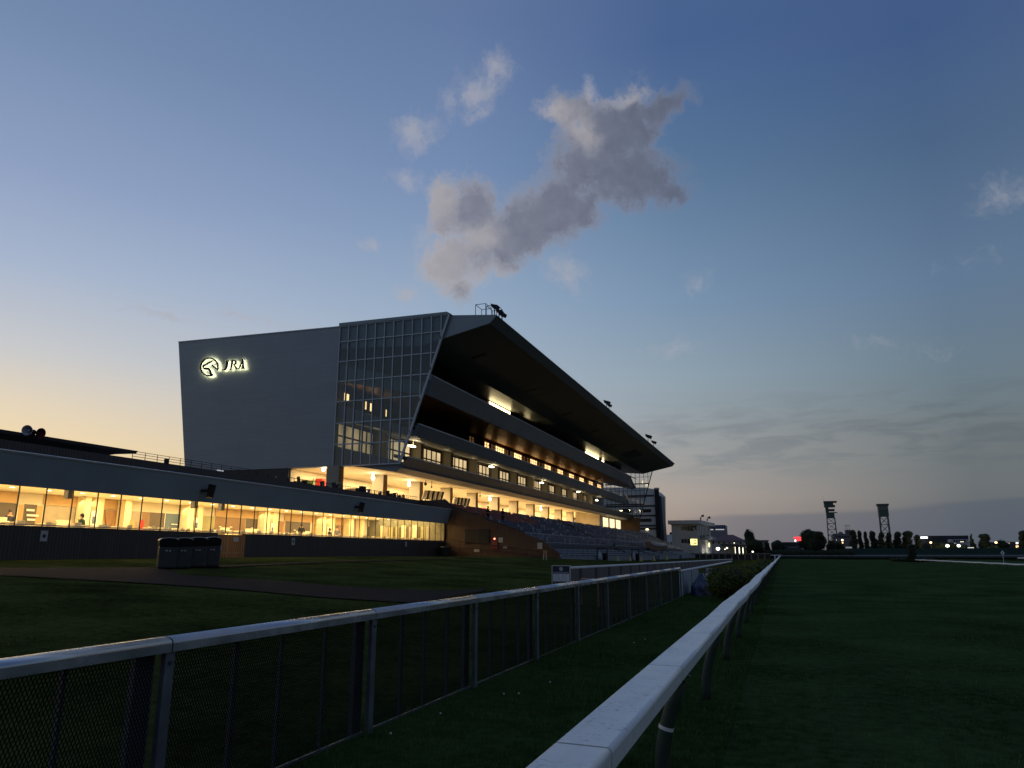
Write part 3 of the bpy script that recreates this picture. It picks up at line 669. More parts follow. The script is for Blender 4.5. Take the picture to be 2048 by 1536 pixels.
MB().xz([(-47.2, 27.77), (-47.2, 28.18), (-33.3, 28.05), (-32.85, 27.77)], 71.7, 72.4).build('head_beam', M_clad, cw)
for a, c in zip(rows, rows[1:]):
    MB().add([(-47.05, 71.88, c), (edge_x(c) - .05, 71.88, c), (edge_x(a) - .05, 71.88, a), (-47.05, 71.88, a)], [(0, 1, 2, 3)]).build('glass_pane', M_glassc, cw)
# roof and its soffit
RP = [(-27.5, 27.15), (-28.34, 26.27), (-33.41, 25.18), (-36.7, 24.46), (-41, 24.82), (-47.6, 25.2), (-47.6, 27.66), (-33, 27.70)]
rf = MB().xz(RP, 72.06, 217.5).build('roof', M_clad, gs)
sf = MB(); so = [(x, z - .03) for x, z in RP[1:5]]
sf2 = MB()
for i_, ((a, c), (d, e)) in enumerate(zip(so, so[1:])): (sf2 if i_ == 2 else sf).xz([(a, c), (d, e), (d, e + .02), (a, c + .02)], 72.4, 217.3)
sf.build('soffit', sheen_streak_mat('dark_soffit', (.17, .175, .165), .6, .0, 1.4, .12), rf); sf2.build('inner_soffit', M_soffit, rf)
MB().xz([(-27.5, 27.15), (-27.44, 27.1), (-28.28, 26.22), (-28.34, 26.27)], 72.06, 217.5).build('edge_trim', M_fascia, rf)
def on_soffit(u, v):
    d = ray(u, v); s_ = (26.24 - 25.15) / (33.41 - 28.34)          # z = 26.24 + s_*(X+28.34)
    t = (26.24 + s_ * 28.34 - H) / (d[2] - s_ * d[0]); return Vector((d[0] * t, d[1] * t, H + d[2] * t))
for (u, v) in [(958, 711), (1062, 780), (1135, 827), (1190, 862), (1230, 889)]:
    p = on_soffit(u, v); MB().xz([(p.x - .9, p.z - .29), (p.x + .9, p.z + .10), (p.x + .9, p.z + .14), (p.x - .9, p.z - .22)], p.y - .35, p.y + .35).build('soffit_hatch', M_black, rf)
p = on_soffit(1266, 908); MB().xz([(p.x - 2.2, p.z - .55), (p.x + 1.6, p.z + .28), (p.x + 1.6, p.z + .33), (p.x - 2.2, p.z - .45)], p.y - 5, p.y + 5).build('soffit_hatch', M_black, rf)

# raked balconies (loft of XZ sections along the track)
def loft(b, secs):
    n = len(secs[0][1])
    vs = [(x, y, z) for y, pr in secs for x, z in pr]; fs = [tuple(range(n - 1, -1, -1)), tuple(range((len(secs) - 1) * n, len(secs) * n))]
    for i in range(len(secs) - 1):
        for k in range(n): fs.append((i * n + k, i * n + (k + 1) % n, (i + 1) * n + (k + 1) % n, (i + 1) * n + k))
    return b.add(vs, fs)
def squash(pr, dx, f):
    zb = pr[1][1]; return [(x - dx if x > -44 else x, zb + (z - zb) * f if x > -44 else z) for x, z in pr]
D1 = [(-34.95, 20.9), (-35.69, 18.8), (-47.55, 21.35), (-47.55, 23.4), (-35.6, 20.1), (-35.25, 20.9)]
D2 = [(-36.69, 15.67), (-37.2, 14.31), (-47.55, 16.95), (-47.55, 18.75), (-37.3, 15.0), (-36.95, 15.67)]
D3 = [(-37.79, 12.08), (-39.39, 10.5), (-45.4, 11.38), (-47.55, 11.5), (-47.55, 13.75), (-38.5, 11.5), (-38.1, 12.08)]
def balcony(pr, secs, under, umat):
    b = loft(MB(), secs).build('balcony', M_fascia, gs)
    tb = MB(); tx, tz = pr[0]; tb.xz([(tx + .03, tz - .10), (tx + .05, tz + .03), (tx - .32, tz + .03), (tx - .32, tz + .003), (tx - .004, tz + .003), (tx - .02, tz - .10)], 72.42, secs[-2][0]); tb.build('parapet_cap', M_frame, b)
    u0, u1 = pr[under[0]], pr[under[1]]; f = .18
    x0, z0 = u0[0] + (u1[0] - u0[0]) * .04, u0[1] + (u1[1] - u0[1]) * .04
    MB().xz([(x0, z0 - .03), (u1[0], u1[1] - .03), (u1[0], u1[1] - .01), (x0, z0 - .01)], 72.5, secs[-2][0]).build('soffit', umat, b)
    return b
b1 = balcony(D1, [(72.4, D1), (188, D1), (196, squash(D1, .9, .62)), (204, squash(D1, 1.6, .25))], (1, 2), M_wood)
b2 = balcony(D2, [(72.4, D2), (190, D2), (198, squash(D2, .8, .4))], (1, 2), M_soffit3)
b3 = balcony(D3, [(72.4, D3), (203, D3), (213, squash(D3, .8, .35))], (1, 2), M_cream)
MB().xz([(-38.65, 10.85), (-39.5, 10.42), (-39.62, 10.5), (-38.8, 10.95)], 72.45, 203).build('light_trough', mat('pale_trim', (.5, .48, .42), .5), b3)
# the tall second parapet at the near end of the top balcony
MB().box(-36.2, -36.0, 73, 84, 20.2, 21.55).build('screen_wall', M_fascia, b1)
# rows of seat backs on the balconies (too many to count)
def seat_backs(pr, y0, y1, rowx, m, parent):
    b = MB()
    for (x, z) in rowx:
        y = y0
        while y < y1:
            h = random.uniform(.36, .46); b.box(x - .05, x, y, y + .44, z + .25, z + .25 + h); b.box(x, x + .3, y, y + .44, z + .33, z + .38); y += .55
    o = b.build('seat_rows', m, parent); o['kind'] = 'stuff'; return o
M_seatblack = mat('black_seat', (.012, .012, .014), .5)
seat_backs(D3, 73, 200, [(-39.0, 11.66), (-40.0, 11.9)], M_seatblack, b3)
seat_backs(D2, 73, 190, [(-37.8, 15.15), (-38.7, 15.45)], M_seatblack, b2)

# ---- walls, columns and windows of each storey
colY = [71.42 + 10.03 * i for i in range(14)]
for i, y in enumerate(colY):
    if i > 12: break
    if i: 
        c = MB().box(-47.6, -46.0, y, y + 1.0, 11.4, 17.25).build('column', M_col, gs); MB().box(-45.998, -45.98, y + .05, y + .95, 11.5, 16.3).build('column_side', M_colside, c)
    z0 = 7.0
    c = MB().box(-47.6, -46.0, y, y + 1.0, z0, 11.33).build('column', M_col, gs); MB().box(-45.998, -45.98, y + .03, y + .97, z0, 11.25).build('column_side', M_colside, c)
w3 = MB().box(-47.66, -47.60, 72.5, 208, 11.5, 17.3).build('storey_wall', M_col, gs)
for i, y in enumerate(colY[:13]):
    a, c = y + 1.6, y + 9.7
    if i == 12: a, c = y + 2.4, y + 7.
    wn = MB(); z0, z1, zt = 13.6, 16.5, 15.05; n = 5
    for k in range(n + 1): yy = a + (c - a) * k / n; wn.box(-47.58, -47.42, yy - .09, yy + .09, z0, z1)
    for z in (z0, zt, z1): wn.box(-47.58, -47.42, a, c, z - .09, z + .09)
    wf = wn.build('window', M_wframe, gs)
    g = MB()
    for k in range(n):
        ya, yc = a + (c - a) * k / n + .1, a + (c - a) * (k + 1) / n - .1
        g.box(-47.55, -47.53, ya, yc, z0 + .1, zt - .1); g.box(-47.55, -47.53, ya, yc, zt + .1, z1 - .1)
    g.build('panes', glow('lit_window_behind_glass', (1, .70, .34), .42, .4, .5) if i == 0 else M_lit3 if i < 11 else glow('dim_window_pane', (1, .7, .35), .25, .3, .4), wf)
build_each(MB().box(-47.59, -47.56, 74.2, 75.2, 19.4, 20.3).box(-47.59, -47.56, 79, 79.3, 19.2, 20.2).box(-47.59, -47.56, 80.2, 80.9, 19.2, 20.2).box(-47.59, -47.56, 83, 83.25, 19.2, 20.1).box(-47.59, -47.56, 84.2, 84.4, 19.2, 20.1), 'lit_slot', M_lit4, gs); point('corner_lamp', (-46.2, 75, 19.6), 22, (1, .5, .18), .2, gs)
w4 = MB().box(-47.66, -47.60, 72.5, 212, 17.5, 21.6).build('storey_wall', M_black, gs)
MB().box(-47.6, -47.3, 112, 212, 20.74, 21.2).build('header_beam', mat('dark_red_beam', (.10, .02, .012), .4), w4)
for i, y in enumerate(colY):
    if y < 108: continue
    fr = MB(); a, c = y + .4, y + 9.6
    for k in range(9): yy = a + (c - a) * k / 8; fr.box(-47.58, -47.44, yy - .07, yy + .07, 19.2, 20.72)
    fr.box(-47.58, -47.44, a, c, 20.27, 20.34)
    wf = fr.build('window', M_wframe, gs); g = MB(); g2 = MB()
    for k in range(8):
        ya, yc = a + (c - a) * k / 8 + .08, a + (c - a) * (k + 1) / 8 - .08
        (g if k in (2, 3, 4, 5) else g2).box(-47.55, -47.53, ya, yc, 19.2, 20.7)
    if i > 4: g.build('lit_panes', M_lit4, wf)
    else: MB().box(-47.55, -47.53, a + 7.0, c - .1, 19.2, 20.7).build('lit_panes', M_lit4, wf)
    g2.build('dim_panes', glow('dim_upper_pane', (1, .5, .2), .10, .3, .4), wf)
# top storey rooms under the roof
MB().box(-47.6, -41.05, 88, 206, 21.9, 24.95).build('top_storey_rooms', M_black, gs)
def top_window(u0, u1, m, n, z0=23.6, z1=24.72):
    ya, yc = at_x(u0, 800, -41).y, at_x(u1, 800, -41).y; fr = MB(); g = MB()
    for k in range(n + 1): yy = ya + (yc - ya) * k / n; fr.box(-41.0, -40.9, yy - .06, yy + .06, z0, z1)
    fr.box(-41.0, -40.9, ya, yc, z1 - .05, z1 + .06)
    for k in range(n): g.box(-40.98, -40.96, ya + (yc - ya) * k / n + .07, ya + (yc - ya) * (k + 1) / n - .07, z0, z1 - .06)
    w_ = fr.build('window', M_wframe, gs); g.build('panes', m, w_); return w_
M_gl = mat('dark_glass', (.03, .035, .045), .12, spec=.6)
top_window(928, 972, mat('grey_blind', (.16, .16, .15), .7), 9); top_window(977, 1020, M_lit5, 8); top_window(1024, 1030, M_gl, 1); top_window(1046, 1057, M_lit5, 1, 23.3, 23.75); top_window(1168, 1194, M_lit5, 6); top_window(1200, 1204, M_lit5, 1)

# ---- concourse under the stand
MB().xz([(-45.4, 11.30), (-53.0, 11.30), (-53.0, 11.37), (-45.4, 11.35)], 72.6, 208).build('concourse_ceiling', M_cream, gs)
MB().box(-69, -34.6, 72.45, 209, 6.6, 7.0).build('concourse_floor', mat('terrazzo', (.45, .40, .32), .35, var=.15, vscale=1.), gs)
bwall = MB().box(-53.2, -53.0, 72.3, 196, 7.0, 11.30).build('back_wall', M_creamw, gs)
MB().box(-68.2, -53.2, 72.05, 72.3, 7.0, 11.4).build('end_louvre_wall', M_darkslatx, gs)
MB().box(-48, -36.4, 207, 207.3, 7, 11.3).build('end_wall_panel', mat('ochre_wall', (.13, .085, .045), .6, var=.15), gs)
kio = [(72.8, 73.4, 9.9, (.06, .06, .06)), (75.2, 75.7, 10.2, (.06, .10, .03)), (77.2, 78.0, 10.6, (.35, .02, .02)), (78.6, 80.6, 10.3, (.30, .25, .17)), (84, 89, 9.95, (.10, .08, .06)), (93, 98, 9.7, (.16, .13, .09)),
       (104, 107, 9.6, (.2, .17, .12)), (113, 117, 9.7, (.05, .045, .05)), (122, 126, 9.8, (.14, .12, .10)), (127, 128.2, 9.8, (.4, .03, .02)), (133, 139, 9.6, (.12, .1, .08)), (144, 149, 9.7, (.08, .07, .06)), (156, 160, 9.6, (.14, .1, .07))]
for i, (a, c, z, col) in enumerate(kio):
    k = MB().box(-52.9, -50.6 if i > 3 else -52.0, a, c, 7.0, z).build('kiosk', mat('kiosk_%d' % i, col, .6, var=.2), bwall)
    if i in (4, 5, 7, 10): MB().box(-50.58, -50.55, a + .8, a + 1.8, z - .75, z - .25).build('lit_sign', glow('kiosk_sign', (1, .85, .55), 3.), k)
for a, c in ((177, 183), (184.5, 190.5), (192, 198)):
    pw = MB().box(-40.1, -40.0, a, c, 7.6, 10.3).build('window', M_wframe, gs); MB().box(-39.99, -39.97, a + .12, c - .12, 7.7, 10.2).build('panes', glow('booth_window', (1, .78, .42), 1.5, .2, .6), pw)
MB().box(-46, -40.1, 174, 200, 7.0, 11.2).build('booth', M_creamw, gs)
for i in range(14):
    y = 76.8 + 10.03 * i
    if y < 207: area('ceiling_light', (-49.2, y + .2, 11.22), 4.6, 6.4, 1500, WARM, gs)
# pendant lamps hanging in front of the columns
for i, (u, v0, v1) in enumerate([(647, 931, 942), (746, 940, 960), (818, 954, 972), (980, 988, 1001), (1082, 1011, 1021), (1175, 1030, 1050)]):
    X = -46.6 if i else -49; p0, p1 = at_x(u, v0, X), at_x(u, v1, X)
    lab = ['short bright hanging lamp left of the first concourse column', 'tall bright hanging lamp left of the second concourse column', 'bright hanging lamp left of the third concourse column', 'bright hanging lamp left of the sixth concourse column', 'bright hanging lamp left of the ninth concourse column', 'brightest hanging lamp beside the far lit booth windows'][i]
    e = empty('pendant_lamp', p1, lab, 'lamp', 'hanging lamps along the concourse')
    MB().tube([p0, (p0.x, p0.y, 11.3)], .03, 6).build('rod', M_dark, e)
    MB().tube([p0, p0.lerp(p1, .55), p1 + Vector((0, 0, .25)), p1], [.07, .1, .22, .14], 12).build('shade', M_lamp, e, smooth=True)
    point('bulb_light', p1 + Vector((.5, -.5, -.1)), 60, WARM2, .3, e)
for i, (u, v0, v1) in enumerate([(826, 884, 893), (984, 926, 934), (1084, 959, 966), (1157, 979, 984), (1194, 993, 1001)]):
    p0, p1 = at_x(u, v0, -44.5), at_x(u, v1, -44.5)
    lab = ['first white bracket lamp of the middle balcony, beside the glazed end', 'second white bracket lamp of the middle balcony, over the third lit window', 'third white bracket lamp along the middle balcony', 'fourth white bracket lamp along the middle balcony', 'farthest white bracket lamp along the middle balcony'][i]
    e = empty('bracket_lamp', p0, lab, 'lamp', 'bracket lamps on the middle balcony')
    MB().tube([p0 + Vector((0, .15, .9)), p0 + Vector((0, .1, .1)), p1 + Vector((0, 0, .1))], .05, 6).build('arm', mat('white_metal', (.7, .7, .66), .4), e)
    MB().box(p1.x - .25, p1.x + .25, p1.y - .9, p1.y + .3, p1.z - .06, p1.z + .06).build('lamp_head', M_lamp, e)
    point('lamp_light', p1 + Vector((.4, 0, -.3)), 85, WARM2, .3, e)
for y in colY[:11]: point('wall_fill_light', (-44.6, y + 5, 15.2), 28, WARM2, .5, gs)  # extra unseen fill lights, one per bay, brightening the storey wall
# black cameras / speakers under the concourse ceiling
for i, (u, v) in enumerate([(851, 968), (863, 974), (960, 992)]):
    p = at_x(u, v, -42.5); e = empty('ceiling_camera', p, ['dark dome camera under the concourse ceiling right of the third column', 'small dark fitting hanging beside the dome camera', 'small dark fitting hanging right of the fifth concourse column'][i], 'camera')
    MB().tube([p, (p.x, p.y, 11.0)], .03, 6).build('rod', M_dark, e); MB().sphere(p, (.2, .2, .22) if i == 0 else (.1, .1, .16)).build('dome', M_black, e)
# tilted result monitors
for r, (u0, u1, v) in enumerate([(846, 884, 990), (908, 936, 1003)]):
    for k in range(4):
        u = u0 + (u1 - u0) * (k + .5) / 4; p = at_x(u, v + 3 * k / 4, -44.5)
        e = empty('tilted_monitor', p, ('tilted white-backed monitor between third and fourth concourse columns' if r == 0 else 'tilted white-backed monitor between fourth and fifth concourse columns'), 'monitor', 'tilted monitors on the concourse, ' + ('first bank' if r == 0 else 'second bank'))
        b = MB(); b.ext([(p.x - .1, p.y - .95, p.z - .6), (p.x, p.y - .95, p.z - .6), (p.x + .35, p.y - .95, p.z + .6), (p.x + .25, p.y - .95, p.z + .6)], (0, 1.0, 0)); b.build('casing', mat('monitor_white', (.6, .58, .52), .5), e)
        b = MB(); b.ext([(p.x + .0, p.y + .12, p.z - .6), (p.x + .1, p.y + .12, p.z - .6), (p.x + .42, p.y + .12, p.z + .6), (p.x + .32, p.y + .12, p.z + .6)], (0, .5, 0)); b.build('side_panel', M_black, e)
        MB().tube([(p.x, p.y, 7.0), p], .05, 6).build('stand_post', M_dark, e)

# ---- raked seating in front, with its brown end wall
prof = [at_y(*q, 72.2) for q in [(905, 1014), (975, 1039), (1049, 1066), (1053, 1068.5), (1088, 1082), (1099, 1091), (1119, 1106), (1119, 1114.5)]]
sb = empty('seating_bank', (-30, 73, 1.2), 'raked bank of blue and red seats with brown slatted end wall below the grandstand', 'seating')
sw = MB().xz([(-36.1, 1.0), (-36.1, 7.25), (-33.4, 7.25)] + [(p.x, p.z) for p in prof] + [(prof[-1].x, 1.0)], 72.05, 72.35).build('end_wall', M_brown, sb)
MB().xz([(-33.4, 7.25), (prof[0].x, prof[0].z), (prof[2].x, prof[2].z), (prof[2].x, prof[2].z + .12), (prof[0].x, prof[0].z + .12), (-33.4, 7.37)], 72.0, 72.4).build('wall_cap', M_dark, sw)
q0, q1 = at_y(931, 1059, 72), at_y(979, 1086, 72)
db = MB().box(q0.x, q1.x, 71.9, 72.04, q1.z, q0.z).build('display_board', M_black, sw); MB().box((q0.x + q1.x) / 2 - .03, (q0.x + q1.x) / 2 + .03, 71.88, 71.898, q1.z, q0.z).build('divider', mat('board_frame', (.03, .03, .03), .5), db)
p = at_y(989, 1077.5, 71.9); MB().sphere(p, .09, 8, 6).build('alarm_lamp', glow('alarm_red', (1, .25, .15), 5.), sw)
p = at_y(989, 1086, 71.95); MB().box(p.x - .35, p.x + .35, 71.9, 72.04, p.z - .6, p.z + .5).build('hydrant_box', mat('dull_red', (.16, .02, .015), .5), sw)
for (u, v, w_, h) in ((1001, 1080, .24, .24), (1010, 1094, .2, .12), (953, 1101, .3, .14), (1079.5, 1091.5, .26, .3)):
    p = at_y(u, v, 71.95); MB().box(p.x - w_, p.x + w_, 71.98, 72.04, p.z - h, p.z + h).build('small_sign', mat('dim_white', (.42, .40, .36), .6), sw)
M_redrail = mat('dark_red_tube', (.07, .022, .014), .5)
hr = empty('ramp_handrail', (-28, 71, 1.4), 'dark red double handrail sloping along the foot of the brown end wall', 'handrail')
l1 = [at_y(893, 1078, 71), at_y(1118, 1107, 71)]; l2 = [at_y(893, 1091, 71), at_y(1090, 1112, 71)]
MB().tube(l1, .05, 6).build('top_rail', M_redrail, hr); MB().tube(l2, .05, 6).build('lower_rail', M_redrail, hr)
for k in range(9):
    p = l1[0].lerp(l1[1], k / 8); MB().tube([p, (p.x, p.y, 1.2)], .03, 6).build('post', M_redrail, hr)
NR = 10
def row_xz(j): return -34.2 + .8 * j, 6.36 - .385 * j
Yd = at_x(1122, 1044, -34).y; Yend = 208
st = MB(); pr = []
for j in range(NR): x, z = row_xz(j); pr += [(x - .4, z), (x + .4, z)]
pr += [(-25.2, 2.6), (-25.2, 1.0), (-34.6, 1.0)]
st.xz(pr, 72.4, Yend); st.build('terrace_steps', M_step, sb)
lo = MB(); pr = [(-24.9, 2.22)]
for j in range(4): x = -24.9 + .92 * j; z = 2.22 - .27 * j; pr += [(x + .92, z), (x + .92, z - .27)]
pr += [(-21.22, .6), (-24.9, .6)]
for (a, c) in ((74.5, 116), (119, 133), (140, 168), (172, 200)): lo.xz(pr, a, c)
lo.build('lower_terrace', M_pale, sb)
# blue dashes: benches on the lower terrace
bn = MB()
for (a, c) in ((75.5, 115), (120, 132), (141, 167)):
    for j in range(4):
        y = a + 1.2 * (j % 2)
        while y < c - 1.2:
            bn.box(-24.4 + .92 * j, -23.96 + .92 * j, y, y + 1.1, 2.225 - .27 * j, 2.30 - .27 * j); y += 2.4
o = bn.build('terrace_benches', mat('blue_bench', (.03, .05, .14), .5), sb); o['kind'] = 'stuff'
for yd in (Yd,):
    dw = [(x, z + .35) for x, z in ((-34.6, 7.0), (-30.2, 4.75), (-25.8, 2.5), (-21.3, .9))]
    MB().xz(dw + [(-21.3, .6), (-34.6, .6)], yd, yd + .35).build('divider_wall', M_brown, sb)
# balustrade between upper bank and lower terrace
M_steel = mat('rail_steel', (.34, .36, .40), .4, .5)
rl = MB()
for (a, c) in ((74, Yd - 1), (Yd + 1.5, 206)):
    rl.tube([(-25.35, a, 3.85), (-25.35, c, 3.85)], .035, 6); rl.tube([(-25.35, a, 2.95), (-25.35, c, 2.95)], .03, 6)
    y = a
    while y < min(c, 132): rl.box(-25.36, -25.34, y - .014, y + .014, 2.8, 3.85); y += .3
    while y < c: rl.box(-25.37, -25.33, y - .04, y + .04, 2.8, 3.85); y += 1.6
rl.build('balustrade', M_steel, sb)
ar = MB()
for yy in rng_(78, 200, 7.5):
    for j in range(0, NR, 2): x, z = row_xz(j); ar.tube([(x, yy, z), (x, yy, z + .95), (x + .9, yy, z + .53)], .028, 5)
build_each(ar, 'aisle_handrail', M_steel, sb)
# tip-up seats
M_blue = mat('blue_seat', (.020, .042, .125), .4, var=.2, vscale=9); M_red = mat('red_seat', (.30, .035, .018), .4, var=.2, vscale=9); M_white_s = mat('grey_seat', (.30, .32, .36), .4)
def seat_mb(b, x, y, z):
    b.ext([(x - .26, y, z + .30), (x - .21, y, z + .30), (x - .30, y, z + .80), (x - .35, y, z + .80)], (0, .44, 0))
    b.ext([(x - .20, y + .02, z + .36), (x - .15, y + .02, z + .34), (x - .10, y + .02, z + .72), (x - .14, y + .02, z + .74)], (0, .40, 0)); b.box(x - .3, x - .2, y + .17, y + .27, z, z + .34)
me = {}
for nm, m in (('b', M_blue), ('r', M_red), ('w', M_white_s)):
    b = MB(); seat_mb(b, 0, 0, 0); o = b.build('seat_proto', m); me[nm] = o.data; bpy.data.objects.remove(o)
far = {'b': MB(), 'r': MB(), 'w': MB()}; cnt = 0
for i in range(235):
    y = 72.9 + .575 * i
    if abs(y - Yd) < .9 or (i % 14) in (12, 13): continue
    for j in range(NR):
        x, z = row_xz(j); c = 'r' if (j < 4 and y < 99 + 3 * math.sin(j) and random.random() < .9) else ('w' if random.random() < .14 else 'b')
        if cnt < 300:
            o = bpy.data.objects.new('stadium_seat', me[c]); COL.objects.link(o); o.location = (x, y, z); cnt += 1
            lab = {'r': 'red tip-up seat in the top rows beside the brown end wall', 'b': 'blue tip-up seat in the rows beside the brown end wall', 'w': 'grey tip-up seat among the blue rows beside the brown end wall'}[c]
            tag(o, lab, 'seat', {'r': 'red seats nearest the end wall', 'b': 'blue seats nearest the end wall', 'w': 'grey seats nearest the end wall'}[c])
        else: seat_mb(far[c], x, y, z)
for c, m in (('b', M_blue), ('r', M_red), ('w', M_white_s)): tag(far[c].build('stadium_seats', m), kind='stuff')
# far glazed end screen
fe = empty('far_screen', (-40, 212, 12)); fe.parent = gs; fe.location = Vector((-40, 212, 12)) - wloc(gs)
ft, fb = at_y(1305, 944, 212), at_y(1280, 1036, 212)
def fx(z): return fb.x + (ft.x - fb.x) * (z - fb.z) / (ft.z - fb.z)
fr = MB(); zs = [fb.z + (ft.z + .6 - fb.z) * k / 7 for k in range(8)]
for k in range(12):
    x = -46.5 + 1.2 * k; zl = fb.z if x < fb.x else fb.z + (x - fb.x) * (ft.z - fb.z) / (ft.x - fb.x)
    if zl < ft.z: fr.box(x - .05, x + .05, 212, 212.15, zl, 25.2)
for k, z in enumerate(zs): fr.box(-47, fx(z), 212.0, 212.13, z - (.16 if k in (2, 5) else .05), z + (.16 if k in (2, 5) else .05))
fr.ext([(fb.x - .1, 211.95, fb.z), (fb.x + .12, 211.95, fb.z), (ft.x + .12, 211.95, ft.z + .5), (ft.x - .1, 211.95, ft.z + .5)], (0, .25, 0)); fr.build('frame', M_dark, fe)
MB().add([(-47, 212.07, fb.z), (fb.x, 212.07, fb.z), (ft.x, 212.07, ft.z), (-47, 212.07, ft.z)], [(0, 1, 2, 3)]).build('glass_pane', glass('far_glass', (.85, .9, .92), .02), fe)

# ---- illuminated sign on the end wall
sg = empty('wall_sign', at_y(447, 735, 71.7), 'backlit round horse-head emblem and letters JRA glowing on the grey end wall', 'sign')
p0 = at_y(403, 735, 71.7)
def sp(zx, zy, y=71.62): return at_y(340 + zx / 6.827, 640 + zy / 6.827, y)
M_letter = mat('sign_black', (.010, .010, .010), .5); M_led = glow('sign_led', (1, .92, .50), 14.)
def sign_part(name, polys):
    """dark raised lettering with a light strip on its back washing the wall"""
    b = MB(); g = MB()
    for P_ in polys:
        pts = [sp(*q) for q in P_]; b.ext(pts, (0, .10, 0))
        c = sum(pts, Vector()) / len(pts); g.poly([Vector((p.x, 71.728, p.z)) for p in pts])
    o = b.build(name, M_letter, sg); g.build('light_strip', M_led, o); return o
ring = []
for k in range(40):
    a0, a1 = R(-20 + 312 * k / 40), R(-20 + 312 * (k + 1) / 40); cx, cy_, rx, ry, s_ = 535, 640, 128, 131, .155
    q = lambda a, f: (cx + rx * f * math.cos(a), cy_ - ry * f * math.sin(a)); ring.append([q(a0, 1), q(a1, 1), q(a1, 1 - s_), q(a0, 1 - s_)])
HP_ = [[(440, 628), (455, 612), (512, 580), (588, 548), (572, 572), (520, 602), (465, 633)], [(440, 628), (465, 633), (456, 646), (528, 652), (545, 665), (572, 735), (560, 752), (545, 742), (527, 690), (515, 678), (462, 676), (450, 655)],
       [(545, 742), (560, 722), (592, 742), (572, 754), (540, 766)], [(560, 612), (577, 606), (640, 664), (661, 645), (654, 690), (630, 678), (575, 632)]]
sign_part('emblem', ring + HP_)
sign_part('letter_j', [[(745, 557), (806, 551), (806, 560), (795, 566), (779, 640), (768, 566), (745, 567)], [(768, 563), (795, 560), (783, 640), (772, 668), (750, 685), (722, 690), (700, 684), (704, 670), (722, 677), (742, 668), (752, 645)]])
sign_part('letter_r', [[(822, 553), (862, 549), (835, 682), (806, 684), (820, 667), (836, 565)], [(850, 550), (885, 548), (905, 556), (910, 575), (902, 598), (880, 615), (862, 618), (862, 608), (880, 598), (886, 578), (880, 562), (854, 561)], [(862, 612), (884, 610), (908, 650), (924, 662), (942, 655), (940, 668), (920, 674), (898, 668)]])
sign_part('letter_a', [[(988, 522), (995, 540), (960, 640), (946, 664), (930, 673), (926, 664), (939, 652), (953, 628)], [(982, 545), (989, 522), (1000, 548), (1010, 648), (1022, 656), (1020, 665), (972, 669), (972, 660), (985, 652)]])
# roof-edge guard frames and floodlights
def guard(u, v, lab, X=-29.5, w=1.2, d=1.8, h=1.15):
    p = at_x(u, v, X); z = 27.2 + (p.x + 27.5) * -.1; e = empty('roof_guardrail', (p.x, p.y, z), lab, 'guardrail', 'guard frames on the roof edge'); b = MB()
    for (a, c) in ((0, 0), (w, 0), (0, d), (w, d)): b.tube([(p.x + a, p.y + c, z - .2), (p.x + a, p.y + c, z + h)], .035, 6)
    b.tube([(p.x, p.y, z + h), (p.x + w, p.y, z + h), (p.x + w, p.y + d, z + h), (p.x, p.y + d, z + h), (p.x, p.y, z + h)], .035, 6)
    b.build('frame', M_dark, e)
guard(951, 625, 'left open guard frame on the near roof corner', X=-30.0); guard(973, 623, 'right open guard frame beside the floodlights on the near roof corner', X=-28.9)
def flood(u, v, X, lab, s=1., grp=None):
    p = at_x(u, v, X); e = empty('floodlight', (p.x, p.y, 27.1), lab, 'floodlight', 'floodlights on the roof edge')
    MB().tube([(p.x, p.y, 26.9), (p.x, p.y, p.z), (p.x + .15 * s, p.y, p.z + .2 * s)], .06, 6).build('bracket', M_dark, e)
    b = MB(); b.ext([(p.x - .35 * s, p.y - .4 * s, p.z + .55 * s), (p.x + .55 * s, p.y - .4 * s, p.z + .25 * s), (p.x + .35 * s, p.y - .4 * s, p.z - .15 * s), (p.x - .25 * s, p.y - .4 * s, p.z + .15 * s)], (0, .8 * s, 0)); b.build('housing', M_black, e, bevel=.04)
flood(989, 617.5, -28.3, 'highest floodlight of the near roof-corner cluster', 1.); flood(998, 627, -27.6, 'middle round floodlight of the near roof-corner cluster', .9); flood(1004, 633, -27.3, 'lowest box floodlight of the near roof-corner cluster', .9)
flood(1213, 808, -27.7, 'floodlight half way along the roof edge', 1.3); flood(1218, 813, -27.6, 'second floodlight half way along the roof edge, lower right', 1.); flood(1296, 876, -27.7, 'upper floodlight near the far roof end', 1.7); flood(1307, 887, -27.6, 'lower floodlight near the far roof end', 1.4)
# ------------------------------------------------------------------ low glazed pavilion (annex) on the left
ax = empty('pavilion', (-36, 48, 1.3), 'long low pavilion with blue-grey fascia and brightly lit glass front', 'building')
AX, AY0, AY1 = -33.0, 12.0, 71.9
M_afascia = mat('blue_grey_fascia', (.26, .315, .37), .5, .0, var=.08, vscale=.5); M_glassa = glass('shop_glass', (.96, .98, .96), .015); M_door = slat_mat('wood_door', (.42, .19, .055), 'Y', .2, .5)
M_floor = mat('pale_floor', (.55, .48, .36), .3, var=.12, vscale=1.); M_ceil = mat('pavilion_ceiling', (.80, .74, .58), .8)
ud0, ud1 = at_x(434, 1090, AX).y, at_x(490, 1090, AX).y
bwl = MB().box(AX - .25, AX, AY0, ud0, 1.1, 2.93).box(AX - .25, AX, ud1, AY1, 1.1, 2.93).build('base_wall', M_darkslat, ax)
MB().box(AX - .25, AX + .01, AY0, AY1, 2.93, 2.96).build('sill', M_dark, bwl)
dr = MB().box(AX - .22, AX + .012, ud0 + .02, ud1 - .02, 1.1, 2.86).build('door_panel', M_door, ax)
